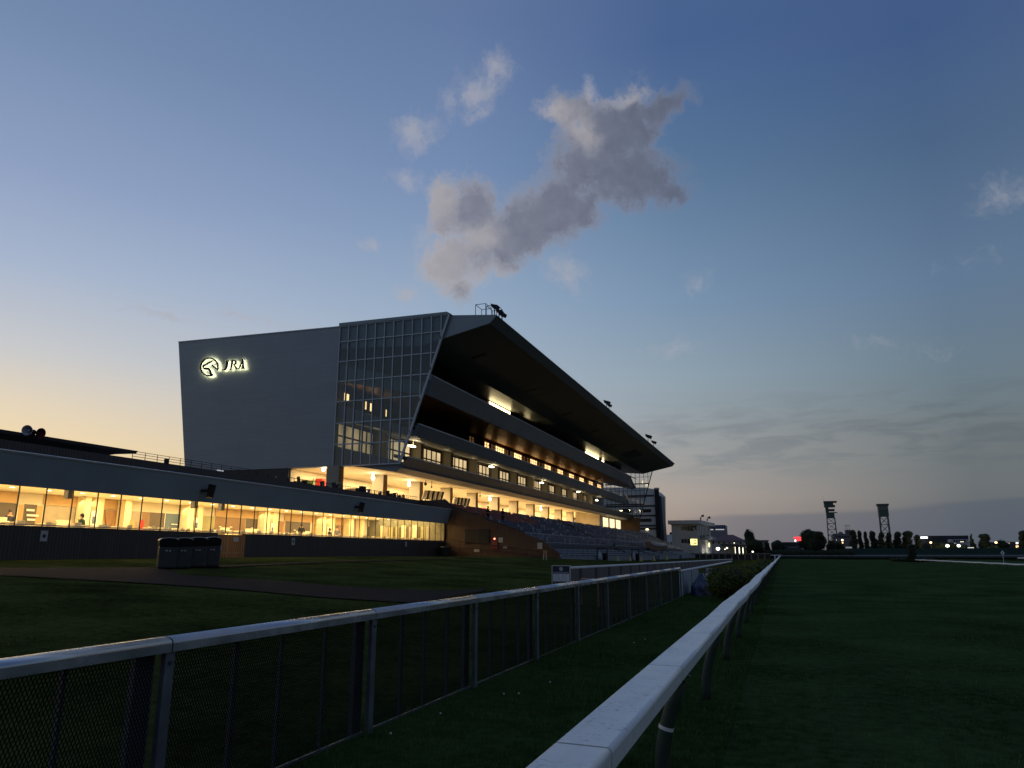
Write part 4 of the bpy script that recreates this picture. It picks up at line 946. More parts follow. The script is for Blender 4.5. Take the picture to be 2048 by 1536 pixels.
MB().box(AX + .014, AX + .02, ud0 + .02, ud1 - .02, 1.72, 1.75).box(AX + .014, AX + .02, ud0 + .9, ud0 + .94, 1.2, 2.86).build('door_trim', mat('door_trim', (.5, .3, .12), .5), dr)
dl = Vector((AX + 1.2, (ud0 + ud1) / 2, 2.6)); point('door_light', dl, 3.5, WARM, .2, ax)
fa = MB().xz([(-33.02, 4.77), (-32.92, 4.74), (-32.42, 6.18), (-32.55, 6.24), (-36, 6.3), (-36, 5.4), (-33.02, 5.4)], AY0, 72.6).build('fascia', M_afascia, ax)
MB().xz([(-32.40, 6.15), (-32.36, 6.22), (-32.56, 6.27), (-32.55, 6.245)], AY0, 72.6).build('drip_edge', M_frame, fa)
MB().box(-36.12, -36.0, AY0, 73, 6.3, 7.22).build('roof_parapet', M_darkslat, ax)
MB().box(-68, -36.13, AY0, 72.4, 6.62, 6.98).build('roof_deck', M_step, ax)
MB().box(-46, -33.2, AY0, AY1, 1.1, 2.32).build('floor', M_floor, ax)
MB().box(-44, -33.05, AY0, AY1, 5.22, 5.35).build('ceiling', M_ceil, ax)
MB().box(-42.3, -42.0, AY0, AY1, 2.32, 5.21).build('back_wall', M_creamw, ax); MB().box(-42, -33.1, 71.7, 71.9, 2.32, 5.21).build('side_wall', mat('olive_wall', (.20, .185, .12), .6, var=.3), ax)
us = [-20, 37, 92.5, 146, 196.5, 243, 286, 327]
mys = [at_x(u, 1005, AX).y for u in us]; stp = (mys[-1] - mys[1]) / (len(mys) - 2)
yy = mys[0]; lst = [yy - stp * 2, yy - stp] + mys
while lst[-1] < AY1 - 1.0: lst.append(lst[-1] + stp * .93)
lst[-1] = AY1 - .05
for a in lst: MB().box(AX - .085, AX - .035, a - .022, a + .022, 2.96, 4.8).build('mullion', M_dark, ax)
for a, c in zip(lst, lst[1:]): MB().poly([(AX - .08, a + .03, 2.965), (AX - .08, c - .03, 2.965), (AX - .08, c - .03, 4.8), (AX - .08, a + .03, 4.8)]).build('glass_pane', M_glassa, ax)
MB().box(-33.75, -33.32, AY0, AY1, 3.0, 3.05).build('window_counter', mat('counter_top', (.80, .74, .60), .4), ax)
# interior fittings along the back wall, given by picture columns on the wall plane
pal = dict(dark=(.11, .085, .06), wood=(.48, .30, .12), grey=(.36, .30, .21), cream=(.78, .66, .42), brown=(.24, .14, .065), blue=(.10, .14, .19), olive=(.36, .32, .15), tri=(.32, .17, .07), red=(.5, .03, .02), white=(.75, .72, .66))
def inside(u0, u1, z0, z1, c, X=-41.98, name='wall_panel', d=.06, parent=None):
    a, e = at_x(u0, 1030, X).y, at_x(u1, 1030, X).y
    return MB().box(X - d, X, a, e, z0, z1).build(name, mat('in_' + c, pal[c], .55, var=.12, vscale=2.), parent or ax)
for (a, c, k) in [(-90, -40, 'grey'), (-38, 30, 'dark'), (36, 46, 'wood'), (46, 72, 'dark'), (72, 84, 'wood'), (86, 170, 'grey'), (207, 236, 'wood'), (236, 248, 'dark'), (264, 284, 'grey'), (284, 300, 'brown'), (300, 330, 'dark'), (332, 372, 'blue'), (408, 430, 'olive'),
                  (431, 492, 'brown'), (493, 530, 'dark'), (556, 572, 'wood'), (572, 622, 'dark'), (628, 650, 'wood'), (672, 684, 'wood'), (686, 692, 'brown'), (712, 722, 'dark'), (736, 744, 'dark'), (752, 756, 'brown'), (770, 784, 'grey'), (796, 800, 'dark'), (812, 820, 'olive'), (838, 850, 'blue'), (858, 866, 'dark'), (872, 884, 'olive')]:  # last panels at the right end put glass reflections into wall colour
    inside(a, c, 2.33, 4.55 if k != 'wood' else 4.5, k)
for (a, c) in ((-90, 30), (84, 172), (206, 240), (431, 530), (570, 690)): inside(a, c, 4.58, 5.2, 'wood', -41.93, 'bulkhead')
for (a, c) in ((168, 180), (190, 206), (249, 261), (376, 388), (396, 406), (530, 541), (548, 557), (645, 653), (662, 671), (700, 708), (724, 730), (760, 768), (824, 832)): inside(a, c, 2.33, 5.2, 'cream', -41.2, 'pilaster', .7)
for (a, c, z0, z1) in ((183, 196, 3.3, 4.35), (391, 399, 3.3, 4.3), (544, 550, 3.35, 4.25), (657, 664, 3.35, 4.2)):
    p_ = inside(a, c, z0, z1, 'white', -41.1, 'poster', .05); inside(a + (c - a) * .2, c - (c - a) * .2, z0 + .25, z1 - .35, 'blue', -41.09, 'poster_picture', .006, p_)
inside(283, 290, 3.2, 3.95, 'red', -41.5, 'poster', .05); inside(262, 272, 3.2, 3.9, 'wood', -41.5, 'poster', .05)
for (a, c) in ((209, 232), (558, 570), (673, 683), (632, 644)):
    q0, q1 = at_x(a, 1030, -41.9).y, at_x(c, 1030, -41.9).y; MB().ext([(-41.95, q0, 4.5), (-41.95, q1, 4.5), (-41.95, (q0 + q1) / 2, 2.6)], (.06, 0, 0)).build('wall_wedge', mat('in_tri', pal['tri'], .6, var=.15), ax)
bd = MB()
for k, z in enumerate((4.15, 3.85, 3.6, 3.25, 2.95)): q = at_x(52 + 2 * (k % 3), 1030, -41.9).y; bd.box(-41.94, -41.9, q, q + .5 + .25 * (k % 2), z, z + .12)
for u in (440, 462, 505, 520, 345, 352, 590, 605): q = at_x(u, 1030, -41.9).y; bd.box(-41.94, -41.9, q, q + .28, 3.75, 3.82); bd.box(-41.94, -41.9, q, q + .2, 3.45, 3.52)
bd.build('board_marks', mat('in_white', pal['white'], .5, emit=.5, ecol=(1, .9, .7)), ax)
for (u0, u1, k) in ((762, 768, 'cream'), (768, 776, 'grey'), (778, 786, 'olive'), (787, 790, 'dark'), (791, 797, 'olive'), (799, 803, 'dark'), (804, 812, 'cream'), (813, 817, 'dark'), (818, 824, 'grey'), (826, 834, 'cream'), (836, 840, 'dark'), (842, 850, 'olive'), (852, 858, 'grey')):
    p0_, p1_ = at_y(u0, 1065, 71.68), at_y(u1, 1065, 71.68); MB().box(p0_.x, p1_.x, 71.55 if k == 'cream' else 71.62, 71.69, 2.33, 4.45 if k != 'cream' else 4.6).build('wall_panel', mat('in_' + k, pal[k], .55, var=.12, vscale=2.), ax)
sc_ = MB()
for u in (488, 500, 512, 522, 578, 590): q = at_x(u, 1030, -41.6).y; sc_.box(-41.7, -41.6, q - .35, q + .35, 3.05, 3.5)
build_each(sc_, 'ticket_screen', glow('screen_blue', (.35, .45, .6), .35, .5, 3.), ax)
M_down = glow('downlight', (1, .86, .58), 6.)
for X in (-34.6, -36.9, -39.2):
    for k in range(25):
        y = 18 + 2.2 * k + (1.1 if X == -36.9 else 0)
        if y < AY1 - 1: MB().tube([(X, y, 5.195), (X, y, 5.215)], .11, 10).build('downlight', M_down, ax)
for k in range(13): y = 17 + 4.5 * k; area('ceiling_light', (-37.6, y, 5.18), 6.5, 3.0, 400, (1., .73, .33), ax)
for y in (34.5, 42, 52, 61): area('cove_light', (-41.6, y, 4.9), .4, 5, 40, WARM, ax, rot=(0, R(-30), 0))
for u in (139, 392, 446): # dark ceiling loudspeakers / ducts inside
    q = at_x(u, 975, -34.4); MB().box(q.x - .15, q.x + .15, q.y - .15, q.y + .15, 4.45, 5.2).build('hanging_unit', mat('grey_unit', (.12, .11, .10), .6), ax)
# service counters, chairs and tables
M_ctr = mat('counter_white', (.72, .62, .44), .5, var=.08); M_chair = mat('chair_shell', (.75, .66, .48), .5); M_leg = mat('chair_leg', (.25, .22, .2), .4, .5)
cl = {0: 'white service counter at the left end of the lit pavilion', 1: 'white stepped service counter before the plain grey pavilion wall', 2: 'white service counter right of the wooden door panel', 3: 'white counter left of the paired cream pilasters and poster', 4: 'white counter behind the standing person in the pavilion'}
for i, (u0, u1) in enumerate(((-8, 20), (104, 150), (441, 466), (482, 526), (582, 628))):
    a, c = at_x(u0, 1040, -39.5).y, at_x(u1, 1040, -39.5).y; e = empty('service_counter', (-39.7, (a + c) / 2, 2.32), cl[i], 'counter', 'counters in the pavilion')
    MB().box(-40.2, -39.5, a, c, 2.32, 3.42).build('body', M_ctr, e, bevel=.02); MB().box(-40.0, -39.6, a + (c - a) * .45, c - (c - a) * .12, 3.42, 3.62).build('upstand', M_ctr, e)
def chair_parts(e):
    b = MB(); b.box(-.22, .22, -.22, .22, .43, .47); b.build('seat', M_chair, e, world=False, bevel=.015)
    b = MB(); b.ext([(.20, -.21, .5), (.23, -.21, .5), (.30, -.19, .92), (.27, -.19, .92)], (0, .42, 0)); b.build('backrest', M_chair, e, world=False, bevel=.012)
    for sx, sy in ((-1, -1), (1, -1), (-1, 1), (1, 1)): MB().tube([(.16 * sx, .16 * sy, .43), (.2 * sx, .2 * sy, 0)], .014, 6).build('leg', M_leg, e, world=False)
ch = None; rr = random.Random(3)
for k in range(62):
    y = 22.5 + .79 * k + rr.uniform(-.12, .12); x = -34.2 - .9 * (k % 2) + rr.uniform(-.1, .1)
    if ch is None: ch = e = empty('cafe_chair'); chair_parts(e)
    else: e = copy_tree(ch)
    e.location = (x, y, 2.32); e.rotation_euler = (0, 0, rr.uniform(-.5, .5) + (math.pi if rr.random() < .3 else 0))
    tag(e, 'cream cafe chair in the row just inside the pavilion glass', 'chair', 'cream chairs inside the pavilion glass')
tb = None
for k in range(22):
    y = 23.3 + 2.2 * k
    if tb is None:
        tb = e = empty('cafe_table'); MB().lathe(0, 0, [(.38, .80), (.40, .81), (.40, .83), (.38, .84)], 20).build('tabletop', M_chair, e, world=False); MB().lathe(0, 0, [(.22, 0), (.22, .02), (.03, .05), (.03, .8)], 10).build('pedestal', M_leg, e, world=False)
    else: e = copy_tree(tb)
    e.location = (-34.65, y, 2.32); tag(e, 'small round cream table among the chairs inside the pavilion glass', 'table', 'round tables inside the pavilion glass')

# ------------------------------------------------------------------ people
def skin_mesh(name, pts, edges, radii, m, parent, sub=1):
    me_ = bpy.data.meshes.new(name); me_.from_pydata(pts, edges, []); me_.update(); me_.materials.append(m)
    o = bpy.data.objects.new(name, me_); COL.objects.link(o)
    if parent: o.parent = parent
    md = o.modifiers.new('skin', 'SKIN'); md.use_smooth_shade = True
    sv = me_.skin_vertices[0].data
    for i, r in enumerate(radii): sv[i].radius = (r, r) if not isinstance(r, tuple) else r
    sv[0].use_root = True; s_ = o.modifiers.new('sub', 'SUBSURF'); s_.levels = sub; s_.render_levels = sub
    return o
def person(loc, rz, seated, jacket, trousers, label, reach=0.):
    e = empty('person', loc, label, 'person', None, rz)
    hz = .50 if seated else .93                                   # pelvis height; person faces local +X
    P_ = [(0, 0, hz), (.01, 0, hz + .18), (.0, 0, hz + .38), (0, 0, hz + .52), (.02, 0, hz + .60), (.04, 0, hz + .70), (.03, 0, hz + .79)]
    E_ = [(0, 1), (1, 2), (2, 3), (3, 4), (4, 5), (5, 6)]; r = [(.13, .12), (.14, .11), (.16, .11), (.09, .08), .05, .085, .06]
    for s_ in (-1, 1):
        n = len(P_)
        if seated: leg = [(.02, .09 * s_, hz - .02), (.42, .11 * s_, hz + .02), (.40, .11 * s_, .10), (.52, .12 * s_, .03)]
        else: leg = [(0, .09 * s_, hz - .06), (.02, .10 * s_, .50), (-.01, .10 * s_, .09), (.13, .11 * s_, .03)]
        P_ += leg; E_ += [(0, n), (n, n + 1), (n + 1, n + 2), (n + 2, n + 3)]; r += [.09, .06, .045, .035]
        n = len(P_); sh = hz + .47
        arm = [(0, .19 * s_, sh), (-.02 + reach * .1, .24 * s_, sh - .28), (.2 + reach * .12, .18 * s_, sh - .36 + reach * .2), (.28 + reach * .12, .17 * s_, sh - .37 + reach * .22)]
        P_ += arm; E_ += [(3, n), (n, n + 1), (n + 1, n + 2), (n + 2, n + 3)]; r += [.06, .046, .032, .03]
        h = arm[3]; hn = n + 3
        for k in range(5):
            f = len(P_); oy = (-.03 + .015 * k) ; L = (.05, .075, .08, .075, .06)[k]
            P_ += [(h[0] + .03, h[1] + oy, h[2]), (h[0] + .03 + L * .6, h[1] + oy * 1.2, h[2] - .01), (h[0] + .03 + L, h[1] + oy * 1.2, h[2] - .03)]; E_ += [(hn, f), (f, f + 1), (f + 1, f + 2)]; r += [.009, .008, .007]
    skin_mesh('body', P_, E_, r, mat('skin', (.42, .25, .17), .6), e)
    z = hz
    jp = [(0, 0, z - .02), (.01, 0, z + .2), (0, 0, z + .38), (0, 0, z + .51)]; je = [(0, 1), (1, 2), (2, 3)]; jr = [(.16, .145), (.165, .13), (.185, .13), (.11, .10)]
    for s_ in (-1, 1):
        n = len(jp); sh = hz + .47; jp += [(0, .19 * s_, sh), (-.02 + reach * .1, .24 * s_, sh - .28), (.16 + reach * .1, .19 * s_, sh - .35 + reach * .16)]; je += [(3, n), (n, n + 1), (n + 1, n + 2)]; jr += [.076, .06, .047]
    skin_mesh('jacket', jp, je, jr, mat('cloth_%s' % jacket[0], jacket[1], .85), e)
    tp = [(0, 0, z), ]; te = []; tr_ = [(.15, .14)]
    for s_ in (-1, 1):
        n = len(tp)
        tp += [(.02, .09 * s_, z - .02), (.42, .11 * s_, z + .02), (.40, .11 * s_, .14)] if seated else [(0, .09 * s_, z - .06), (.02, .10 * s_, .50), (-.01, .10 * s_, .10)]
        te += [(0, n), (n, n + 1), (n + 1, n + 2)]; tr_ += [.10, .075, .06]
    skin_mesh('trousers', tp, te, tr_, mat('cloth_%s' % trousers[0], trousers[1], .85), e)
    b = MB(); b.sphere((.01, 0, z + .76), (.105, .092, .10), 12, 8); b.sphere((-.05, 0, z + .70), (.06, .08, .09), 10, 6); b.build('hair', mat('dark_hair', (.012, .010, .009), .6), e, world=False, smooth=True)
    b = MB(); b.ext([(.118, -.012, z + .68), (.118, .012, z + .68), (.118, 0, z + .73)], (.022, 0, -.005)); b.build('nose', mat('skin', (.42, .25, .17), .6), e, world=False)
    b = MB()
    for s_ in (-1, 1): b.sphere((.116, .032 * s_, z + .725), (.008, .012, .006), 6, 4)
    b.box(.116, .122, -.022, .022, z + .645, z + .652); b.build('eyes_and_mouth', mat('dark_hair', (.012, .010, .009), .6), e, world=False)
    return e
navy = ('navy', (.02, .025, .04)); black = ('black', (.012, .012, .013)); greyc = ('grey', (.12, .12, .13)); teal = ('teal', (.04, .08, .08))
def pp_(u, X, z): q = at_x(u, 1050, X); return (X, q.y, z)
person(pp_(162.5, -35.2, 2.45), R(200), True, teal, black, 'seated person in dark teal jacket before the plain grey pavilion wall')
person(pp_(603.5, -37.2, 2.32), R(120), False, black, navy, 'person in black clothes standing before the dark pavilion boards', .3)
person(pp_(660, -35.4, 2.42), R(190), True, navy, black, 'seated person in dark clothes left of the standing grey-jacketed person')
person(pp_(675, -37.6, 2.32), R(-60), False, greyc, greyc, 'person in dark grey jacket standing beside the brown wall wedge', .5)
person(pp_(17, -40.6, 2.32), R(-30), False, navy, greyc, 'person behind the leftmost white counter in the pavilion', .2)
q = at_y(966, 1022, 78); x, z = row_xz(3); person((x + .5, 79.6, z), R(-20), False, black, black, 'dark-clothed person standing on the steps beside the red seats, nearer one')
q = at_y(993, 1024, 82); person((row_xz(3)[0] + .5, 84.5, row_xz(3)[1]), R(160), False, black, navy, 'dark-clothed person standing on the steps beside the red seats, farther right one')

# ------------------------------------------------------------------ on and around the pavilion
def plaque(u, v, w, h, lab, icon=False):
    p = at_x(u, v, AX + .02); e = MB().box(AX + .002, AX + .03, p.y - w / 2, p.y + w / 2, p.z - h / 2, p.z + h / 2).build('wall_plaque', mat('plaque_white', (.42, .43, .42), .6, var=.1), None)
    tag(e, lab, 'sign', 'white plaques on the pavilion base wall')
    if icon: MB().lathe(0, 0, [(.09, 0), (.09, .004)], 12).build('pictogram', M_dark, e); c = e.children[0]; c.rotation_euler = (0, R(90), 0); c.location = (AX + .031, p.y, p.z)
plaque(88, 1072, .36, .5, 'white plaque with dark round pictogram on the dark wall, left of the bins', True); plaque(586.5, 1083, .36, .5, 'white plaque with dark pictogram on the dark wall, right of the wooden door', True)
plaque(812, 1088, .3, .45, 'narrow white plaque at the right end of the dark base wall'); plaque(472, 1079, .5, .26, 'small white plate on the wooden door panel')
for u, v, lab in ((418, 982, 'black loudspeaker on the blue-grey fascia above the bins'), (720, 1014.5, 'black loudspeaker on the blue-grey fascia near its right end')):
    p = at_x(u, v, -32.4); e = empty('fascia_speaker', p, lab, 'loudspeaker', 'loudspeakers on the pavilion fascia'); b = MB()
    b.ext([(p.x - .1, p.y - .15, p.z - .42), (p.x + .2, p.y - .15, p.z - .40), (p.x + .38, p.y - .15, p.z + .36), (p.x + .05, p.y - .15, p.z + .42)], (0, .34, 0)); b.build('cabinet', M_black, e, bevel=.03)
    MB().tube([(p.x - .25, p.y - .35, p.z + .0), (p.x, p.y - .05, p.z)], .1, 8).build('bracket', M_black, e)
# upper pavilion with wide eaves behind the parapet
up = empty('roof_pavilion', (-50, 30, 7), 'upper pavilion with wide wedge-shaped eaves above the dark roof parapet', 'building')
b = MB(); A = [(-45.0, 9.2), (-45.15, 9.0), (-47.2, 8.35), (-60, 8.35), (-60, 9.6)]; Bq = [(-45.0, 9.2), (-45.15, 9.0), (-47.2, 9.05), (-60, 9.05), (-60, 9.6)]
loft(b, [(8, A), (39.5, A), (42.6, Bq)]); b.build('roof', mat('dark_roof', (.10, .095, .10), .6, var=.2), up)
MB().box(-60, -47.6, 8, 39, 7.0, 8.34).build('wall', mat('pale_wall', (.42, .40, .37), .7, var=.15), up)
b = MB()
for k in range(14): y = 14 + 1.85 * k; b.box(-47.6, -47.45, y, y + .12, 7.0, 8.34)
build_each(b, 'post', M_dark, up)
for i, (u, v, ax_, c, lab) in enumerate(((57, 861, (.45, -.9, -.05), (.40, .42, .46), 'pale grey horn loudspeaker on the eave, left of the pair'), (78, 866, (1.0, .02, -.08), (.10, .02, .015), 'dark red horn loudspeaker on the eave, right of the pair'))):
    p = at_x(u, v, -44.8); e = empty('horn_speaker', p, lab, 'loudspeaker', 'horn loudspeakers on the eave'); d = Vector(ax_).normalized(); mt = mat('horn_%d' % i, c, .5)
    MB().tube([p - d * .45, p - d * .3, p - d * .1, p + d * .12, p + d * .2], [.06, .08, .16, .31, .33], 16, False).build('horn', mt, e, smooth=True)
    MB().tube([p - d * .7, p - d * .42], [.13, .13], 12).build('driver', M_dark, e); MB().tube([p - d * .5, p - d * .5 + Vector((-.1, .1, -.55))], .035, 6).build('bracket', M_dark, e)
    MB().sphere(p - d * .05, .09, 8, 6).build('phase_plug', mt, e)
# railing on the parapet
ra = empty('terrace_railing', (-36.05, 40, 7.2), 'thin dark railing on the roof parapet below the grey end wall', 'railing'); b = MB()
ya, yb = at_x(266, 905, -36.05).y, at_x(530, 940, -36.05).y; ym = at_x(305, 905, -36.05).y
for z in (7.36, 7.52, 7.66): b.tube([(-36.06, ya, z), (-36.06, yb, z)], .016, 5)
y = ya
while y < yb: b.tube([(-36.06, y, 7.2), (-36.06, y, 7.66)], .02, 5); y += .95
b.build('frame', M_dark, ra); q = at_x(333, 922, -36.05); MB().box(-36.15, -35.98, q.y - .1, q.y + .1, 7.2, 7.5).build('junction_box', M_black, ra)
q = at_x(441, 940, -36.3); e = tag(MB().box(-36.4, -36.25, q.y - .25, q.y + .25, 7.22, 7.34).build('parapet_lamp', glow('parapet_lamp_glow', (.8, .85, 1), .5)), 'small pale lamp on the roof parapet below the end wall', 'lamp')
ra = empty('concourse_railing', (-36.4, 62, 7), 'dark rail along the terrace edge in front of the lit concourse', 'railing'); b = MB(); ya, yb = at_x(576, 955, -36.4).y, 72.0
b.tube([(-36.4, ya, 7.58), (-36.4, yb, 7.58)], .025, 5); y = ya
while y < yb: b.tube([(-36.4, y, 7.0), (-36.4, y, 7.58)], .016, 5); y += .42
b.build('frame', M_dark, ra)
M_tch = mat('terrace_chair', (.03, .026, .024), .5); tch = None; rr = random.Random(9)
for k in range(34):
    y = 49.5 + .72 * k + rr.uniform(-.15, .15); x = -37.4 - rr.choice((0, .9, 1.7))
    if tch is None:
        tch = e = empty('terrace_chair'); b = MB(); b.box(-.22, .22, -.22, .22, .43, .47); b.build('seat', M_tch, e, world=False); b = MB(); b.ext([(.2, -.2, .46), (.23, -.2, .46), (.3, -.2, .95), (.27, -.2, .95)], (0, .4, 0)); b.build('backrest', M_tch, e, world=False)
        for sx, sy in ((-1, -1), (1, -1), (-1, 1), (1, 1)): MB().tube([(.18 * sx, .18 * sy, .45), (.2 * sx, .2 * sy, 0)], .014, 5).build('leg', M_tch, e, world=False)
    else: e = copy_tree(tch)
    e.location = (x, y, 7.0); e.rotation_euler = (0, 0, rr.uniform(0, 6.28)); tag(e, 'dark chair on the roof terrace silhouetted against the lit concourse', 'chair', 'dark chairs on the roof terrace')

# bins on the paved path
M_bin = mat('bin_grey', (.036, .038, .040), .45, var=.3, vscale=3); M_lid = mat('bin_lid', (.010, .010, .011), .5, spec=.1); M_lab = mat('bin_label', (.32, .33, .36), .5)
bl_ = ['leftmost grey bin with dark domed lid on the paved path', 'second grey domed-lid bin from the left on the path', 'third grey domed-lid bin from the left on the path', 'rightmost grey domed-lid bin, nearest the wooden door']
bp_ = None
for i, (u, v, s_) in enumerate(((331, 1137.5, 1.), (362, 1137, .95), (391, 1135.5, 1.), (420, 1134.5, .95))):
    g = at_ground(u, v); sc = g.length / 33.
    if bp_ is None:
        bp_ = e = empty('bin'); w = .35; MB().box(-.32, .32, -w, w, .02, .86).build('body', M_bin, e, world=False, bevel=.05)
        b = MB(); pr = [(-.37, .84), (.37, .84), (.38, .98)] + [(.38 * math.cos(a), 1.06 + .10 * math.sin(a)) for a in [math.pi * k / 10 for k in range(11)]] + [(-.38, .98)]
        b.ext([(0 - .345, x_ * .95, z_) for x_, z_ in pr], (.69, 0, 0)); ld_ = b.build('lid', M_lid, e, world=False, bevel=.02); b = MB(); ar_ = [(.365 * math.cos(a), 1.065 + .105 * math.sin(a)) for a in [math.pi * k / 12 for k in range(13)]]; b.ext([(-.36, x_, z_) for x_, z_ in ar_] + [(-.36, x_ * 1.0, z_ + .028) for x_, z_ in reversed(ar_)], (.74, 0, 0)); b.build('lid_sheen', mat('lid_sheen_grey', (.45, .46, .48), .4), ld_, world=False)  # pale arc on the lid imitates sky sheen along its top
        b = MB(); b.box(.322, .33, -.1, -.02, .66, .72); b.box(.322, .33, .03, .10, .65, .72); b.build('label', M_lab, e, world=False)
        MB().box(.322, .34, -.27, .27, .10, .55).build('front_panel', M_bin, e, world=False, bevel=.01)
    else: e = copy_tree(bp_)
    e.location = g; k_ = 54 / 1479 * math.hypot(g.x, g.y) * .97 / 1.16; e.scale = (k_ * s_, k_ * s_ * .93, k_); e.rotation_euler = (0, 0, math.atan2(-g.y, -g.x) + R(6)); tag(e, bl_[i], 'bin', 'bins on the paved path')
g = at_ground(436.5, 1134); e = empty('post_sign', g, 'small white-and-dark sign on a post right of the bins', 'sign'); MB().box(g.x - .02, g.x + .02, g.y - .03, g.y + .03, g.z, g.z + 1.05).build('post', M_dark, e); MB().box(g.x + .021, g.x + .04, g.y - .09, g.y + .09, g.z + .72, g.z + .98).build('plate', M_lab, e)
e = empty('round_bin', (-32.2, 70.0, 1.38), 'dark barrel-shaped bin by the right corner of the pavilion', 'bin'); MB().lathe(-32.2, 70.0, [(.48, 1.36), (.55, 1.6), (.56, 2.2), (.6, 2.25), (.6, 2.36), (.1, 2.42)], 18).build('drum', mat('bin_dark', (.02, .028, .03), .4), e, smooth=True); MB().lathe(-32.2, 70, [(.12, 2.42), (.12, 2.46)], 8).build('knob', M_dark, e)
# ------------------------------------------------------------------ in front of the stand
def before_terrace(u, v):
    g = at_ground(u, v)
    if g.x < -20.6: q = at_x(u, v, -20.5); g = Vector((q.x, q.y, gz(q.x, q.y)))
    return g
M_cone = mat('cone_yellow', (.55, .42, .13), .6, var=.15); cp = None
for i, (u, v) in enumerate(((1212, 1117.7), (1235, 1119), (1260, 1121.2), (1282, 1122.6), (1308, 1121.8), (1333, 1120))):
    g = before_terrace(u, v)
    if cp is None:
        cp = e = empty('traffic_cone'); MB().lathe(0, 0, [(.17, .03), (.15, .1), (.03, .70), (.02, .72)], 12).build('cone', M_cone, e, world=False, smooth=True); MB().box(-.2, .2, -.2, .2, 0, .03).build('base', M_cone, e, world=False); MB().lathe(0, 0, [(.112, .30), (.085, .45)], 12).build('band', mat('cone_band', (.5, .46, .34), .5), e, world=False)
    else: e = copy_tree(cp)
    e.location = g; k = 10.5 / 1479 * math.hypot(g.x, g.y) / .72; e.scale = (k * 1.25, k * 1.25, k)
    tag(e, ['leftmost yellow cone, beside the refuse stand with white bag', 'second yellow cone from the left on the lawn before the stand', 'third yellow cone from the left on the lawn before the stand', 'fourth yellow cone, midway along the row before the stand', 'fifth yellow cone from the left, below the wedge canopy', 'rightmost yellow cone, right of the wedge canopy'][i], 'cone', 'cones before the stand')
for i, (u, v, w, h) in enumerate(((1205, 1119, 19, 24), (1271, 1116, 13, 22))):
    g = before_terrace(u, v); k = math.hypot(g.x, g.y) / 1479; W_, H_ = w * k, h * k; e = empty('refuse_stand', g, ['dark refuse stand with hanging white bag before the pale terrace', 'dark refuse stand with pale post at the far pale terrace'][i], 'refuse stand', 'refuse stands before the stand')
    b = MB()
    for (a, c) in ((-.5, -.2), (.5, -.2), (-.5, .2), (.5, .2)): b.tube([(g.x + a * W_, g.y + c, g.z), (g.x + a * W_, g.y + c, g.z + H_)], .04, 6)
    b.box(g.x - .5 * W_, g.x + .5 * W_, g.y - .25, g.y + .25, g.z + H_ * .93, g.z + H_); b.build('frame', M_dark, e)
    MB().lathe(g.x - .22 * W_, g.y - .3, [(.06, g.z + H_ * .72), (.2 * W_, g.z + H_ * .45), (.26 * W_, g.z + H_ * .15), (.18 * W_, g.z)], 10).build('bag', mat('white_bag', (.42, .44, .44), .5, var=.2, vscale=5), e, smooth=True)
    MB().lathe(g.x + .22 * W_, g.y, [(.2 * W_, g.z + .02), (.22 * W_, g.z + H_ * .55), (.2 * W_, g.z + H_ * .6)], 10).build('dark_bag', M_black, e, smooth=True)
g = before_terrace(1090, 1115); e = empty('leaflet_stand', g, 'small orange-topped leaflet stand on two pale legs by the brown wall', 'stand'); k = 70 / 1479
b = MB(); b.tube([(g.x - .14, g.y, g.z), (g.x - .10, g.y, g.z + .6)], .04, 6); b.tube([(g.x + .14, g.y, g.z), (g.x + .10, g.y, g.z + .6)], .04, 6); build_each(b, 'leg', mat('dim_white', (.42, .40, .36), .6), e); MB().box(g.x - .16, g.x + .16, g.y - .1, g.y + .1, g.z + .6, g.z + .85).build('tray', mat('orange_tray', (.32, .17, .06), .5), e)
# wedge canopy at the far end of the terrace
e = empty('wedge_canopy', (-22, 150, 1), 'tan wedge-shaped canopy with white top at the far end of the terrace', 'canopy'); Yc = 150
pts = [at_y(u, v, Yc) for u, v in ((1291, 1083), (1301, 1083.5), (1328, 1092), (1325, 1098), (1318, 1102), (1305, 1098), (1291, 1094))]
MB().ext(pts, (0, 5, 0)).build('hull', mat('tan_board', (.28, .19, .13), .6, var=.2), e); p = [at_y(u, v, Yc - .1) for u, v in ((1301, 1086), (1303, 1084.5), (1329, 1089), (1327, 1092.5), (1310, 1091))]
MB().ext(p, (0, 5, 0)).build('white_top', mat('white_sheet', (.55, .58, .60), .5), e); p0 = at_y(1324, 1102, Yc + 1); MB().tube([p0, (p0.x, p0.y, .3)], .12, 8).build('post', M_dark, e); p0 = at_y(1296, 1094, Yc + 1); MB().tube([p0, (p0.x, p0.y, .3)], .12, 8).build('post', M_dark, e)

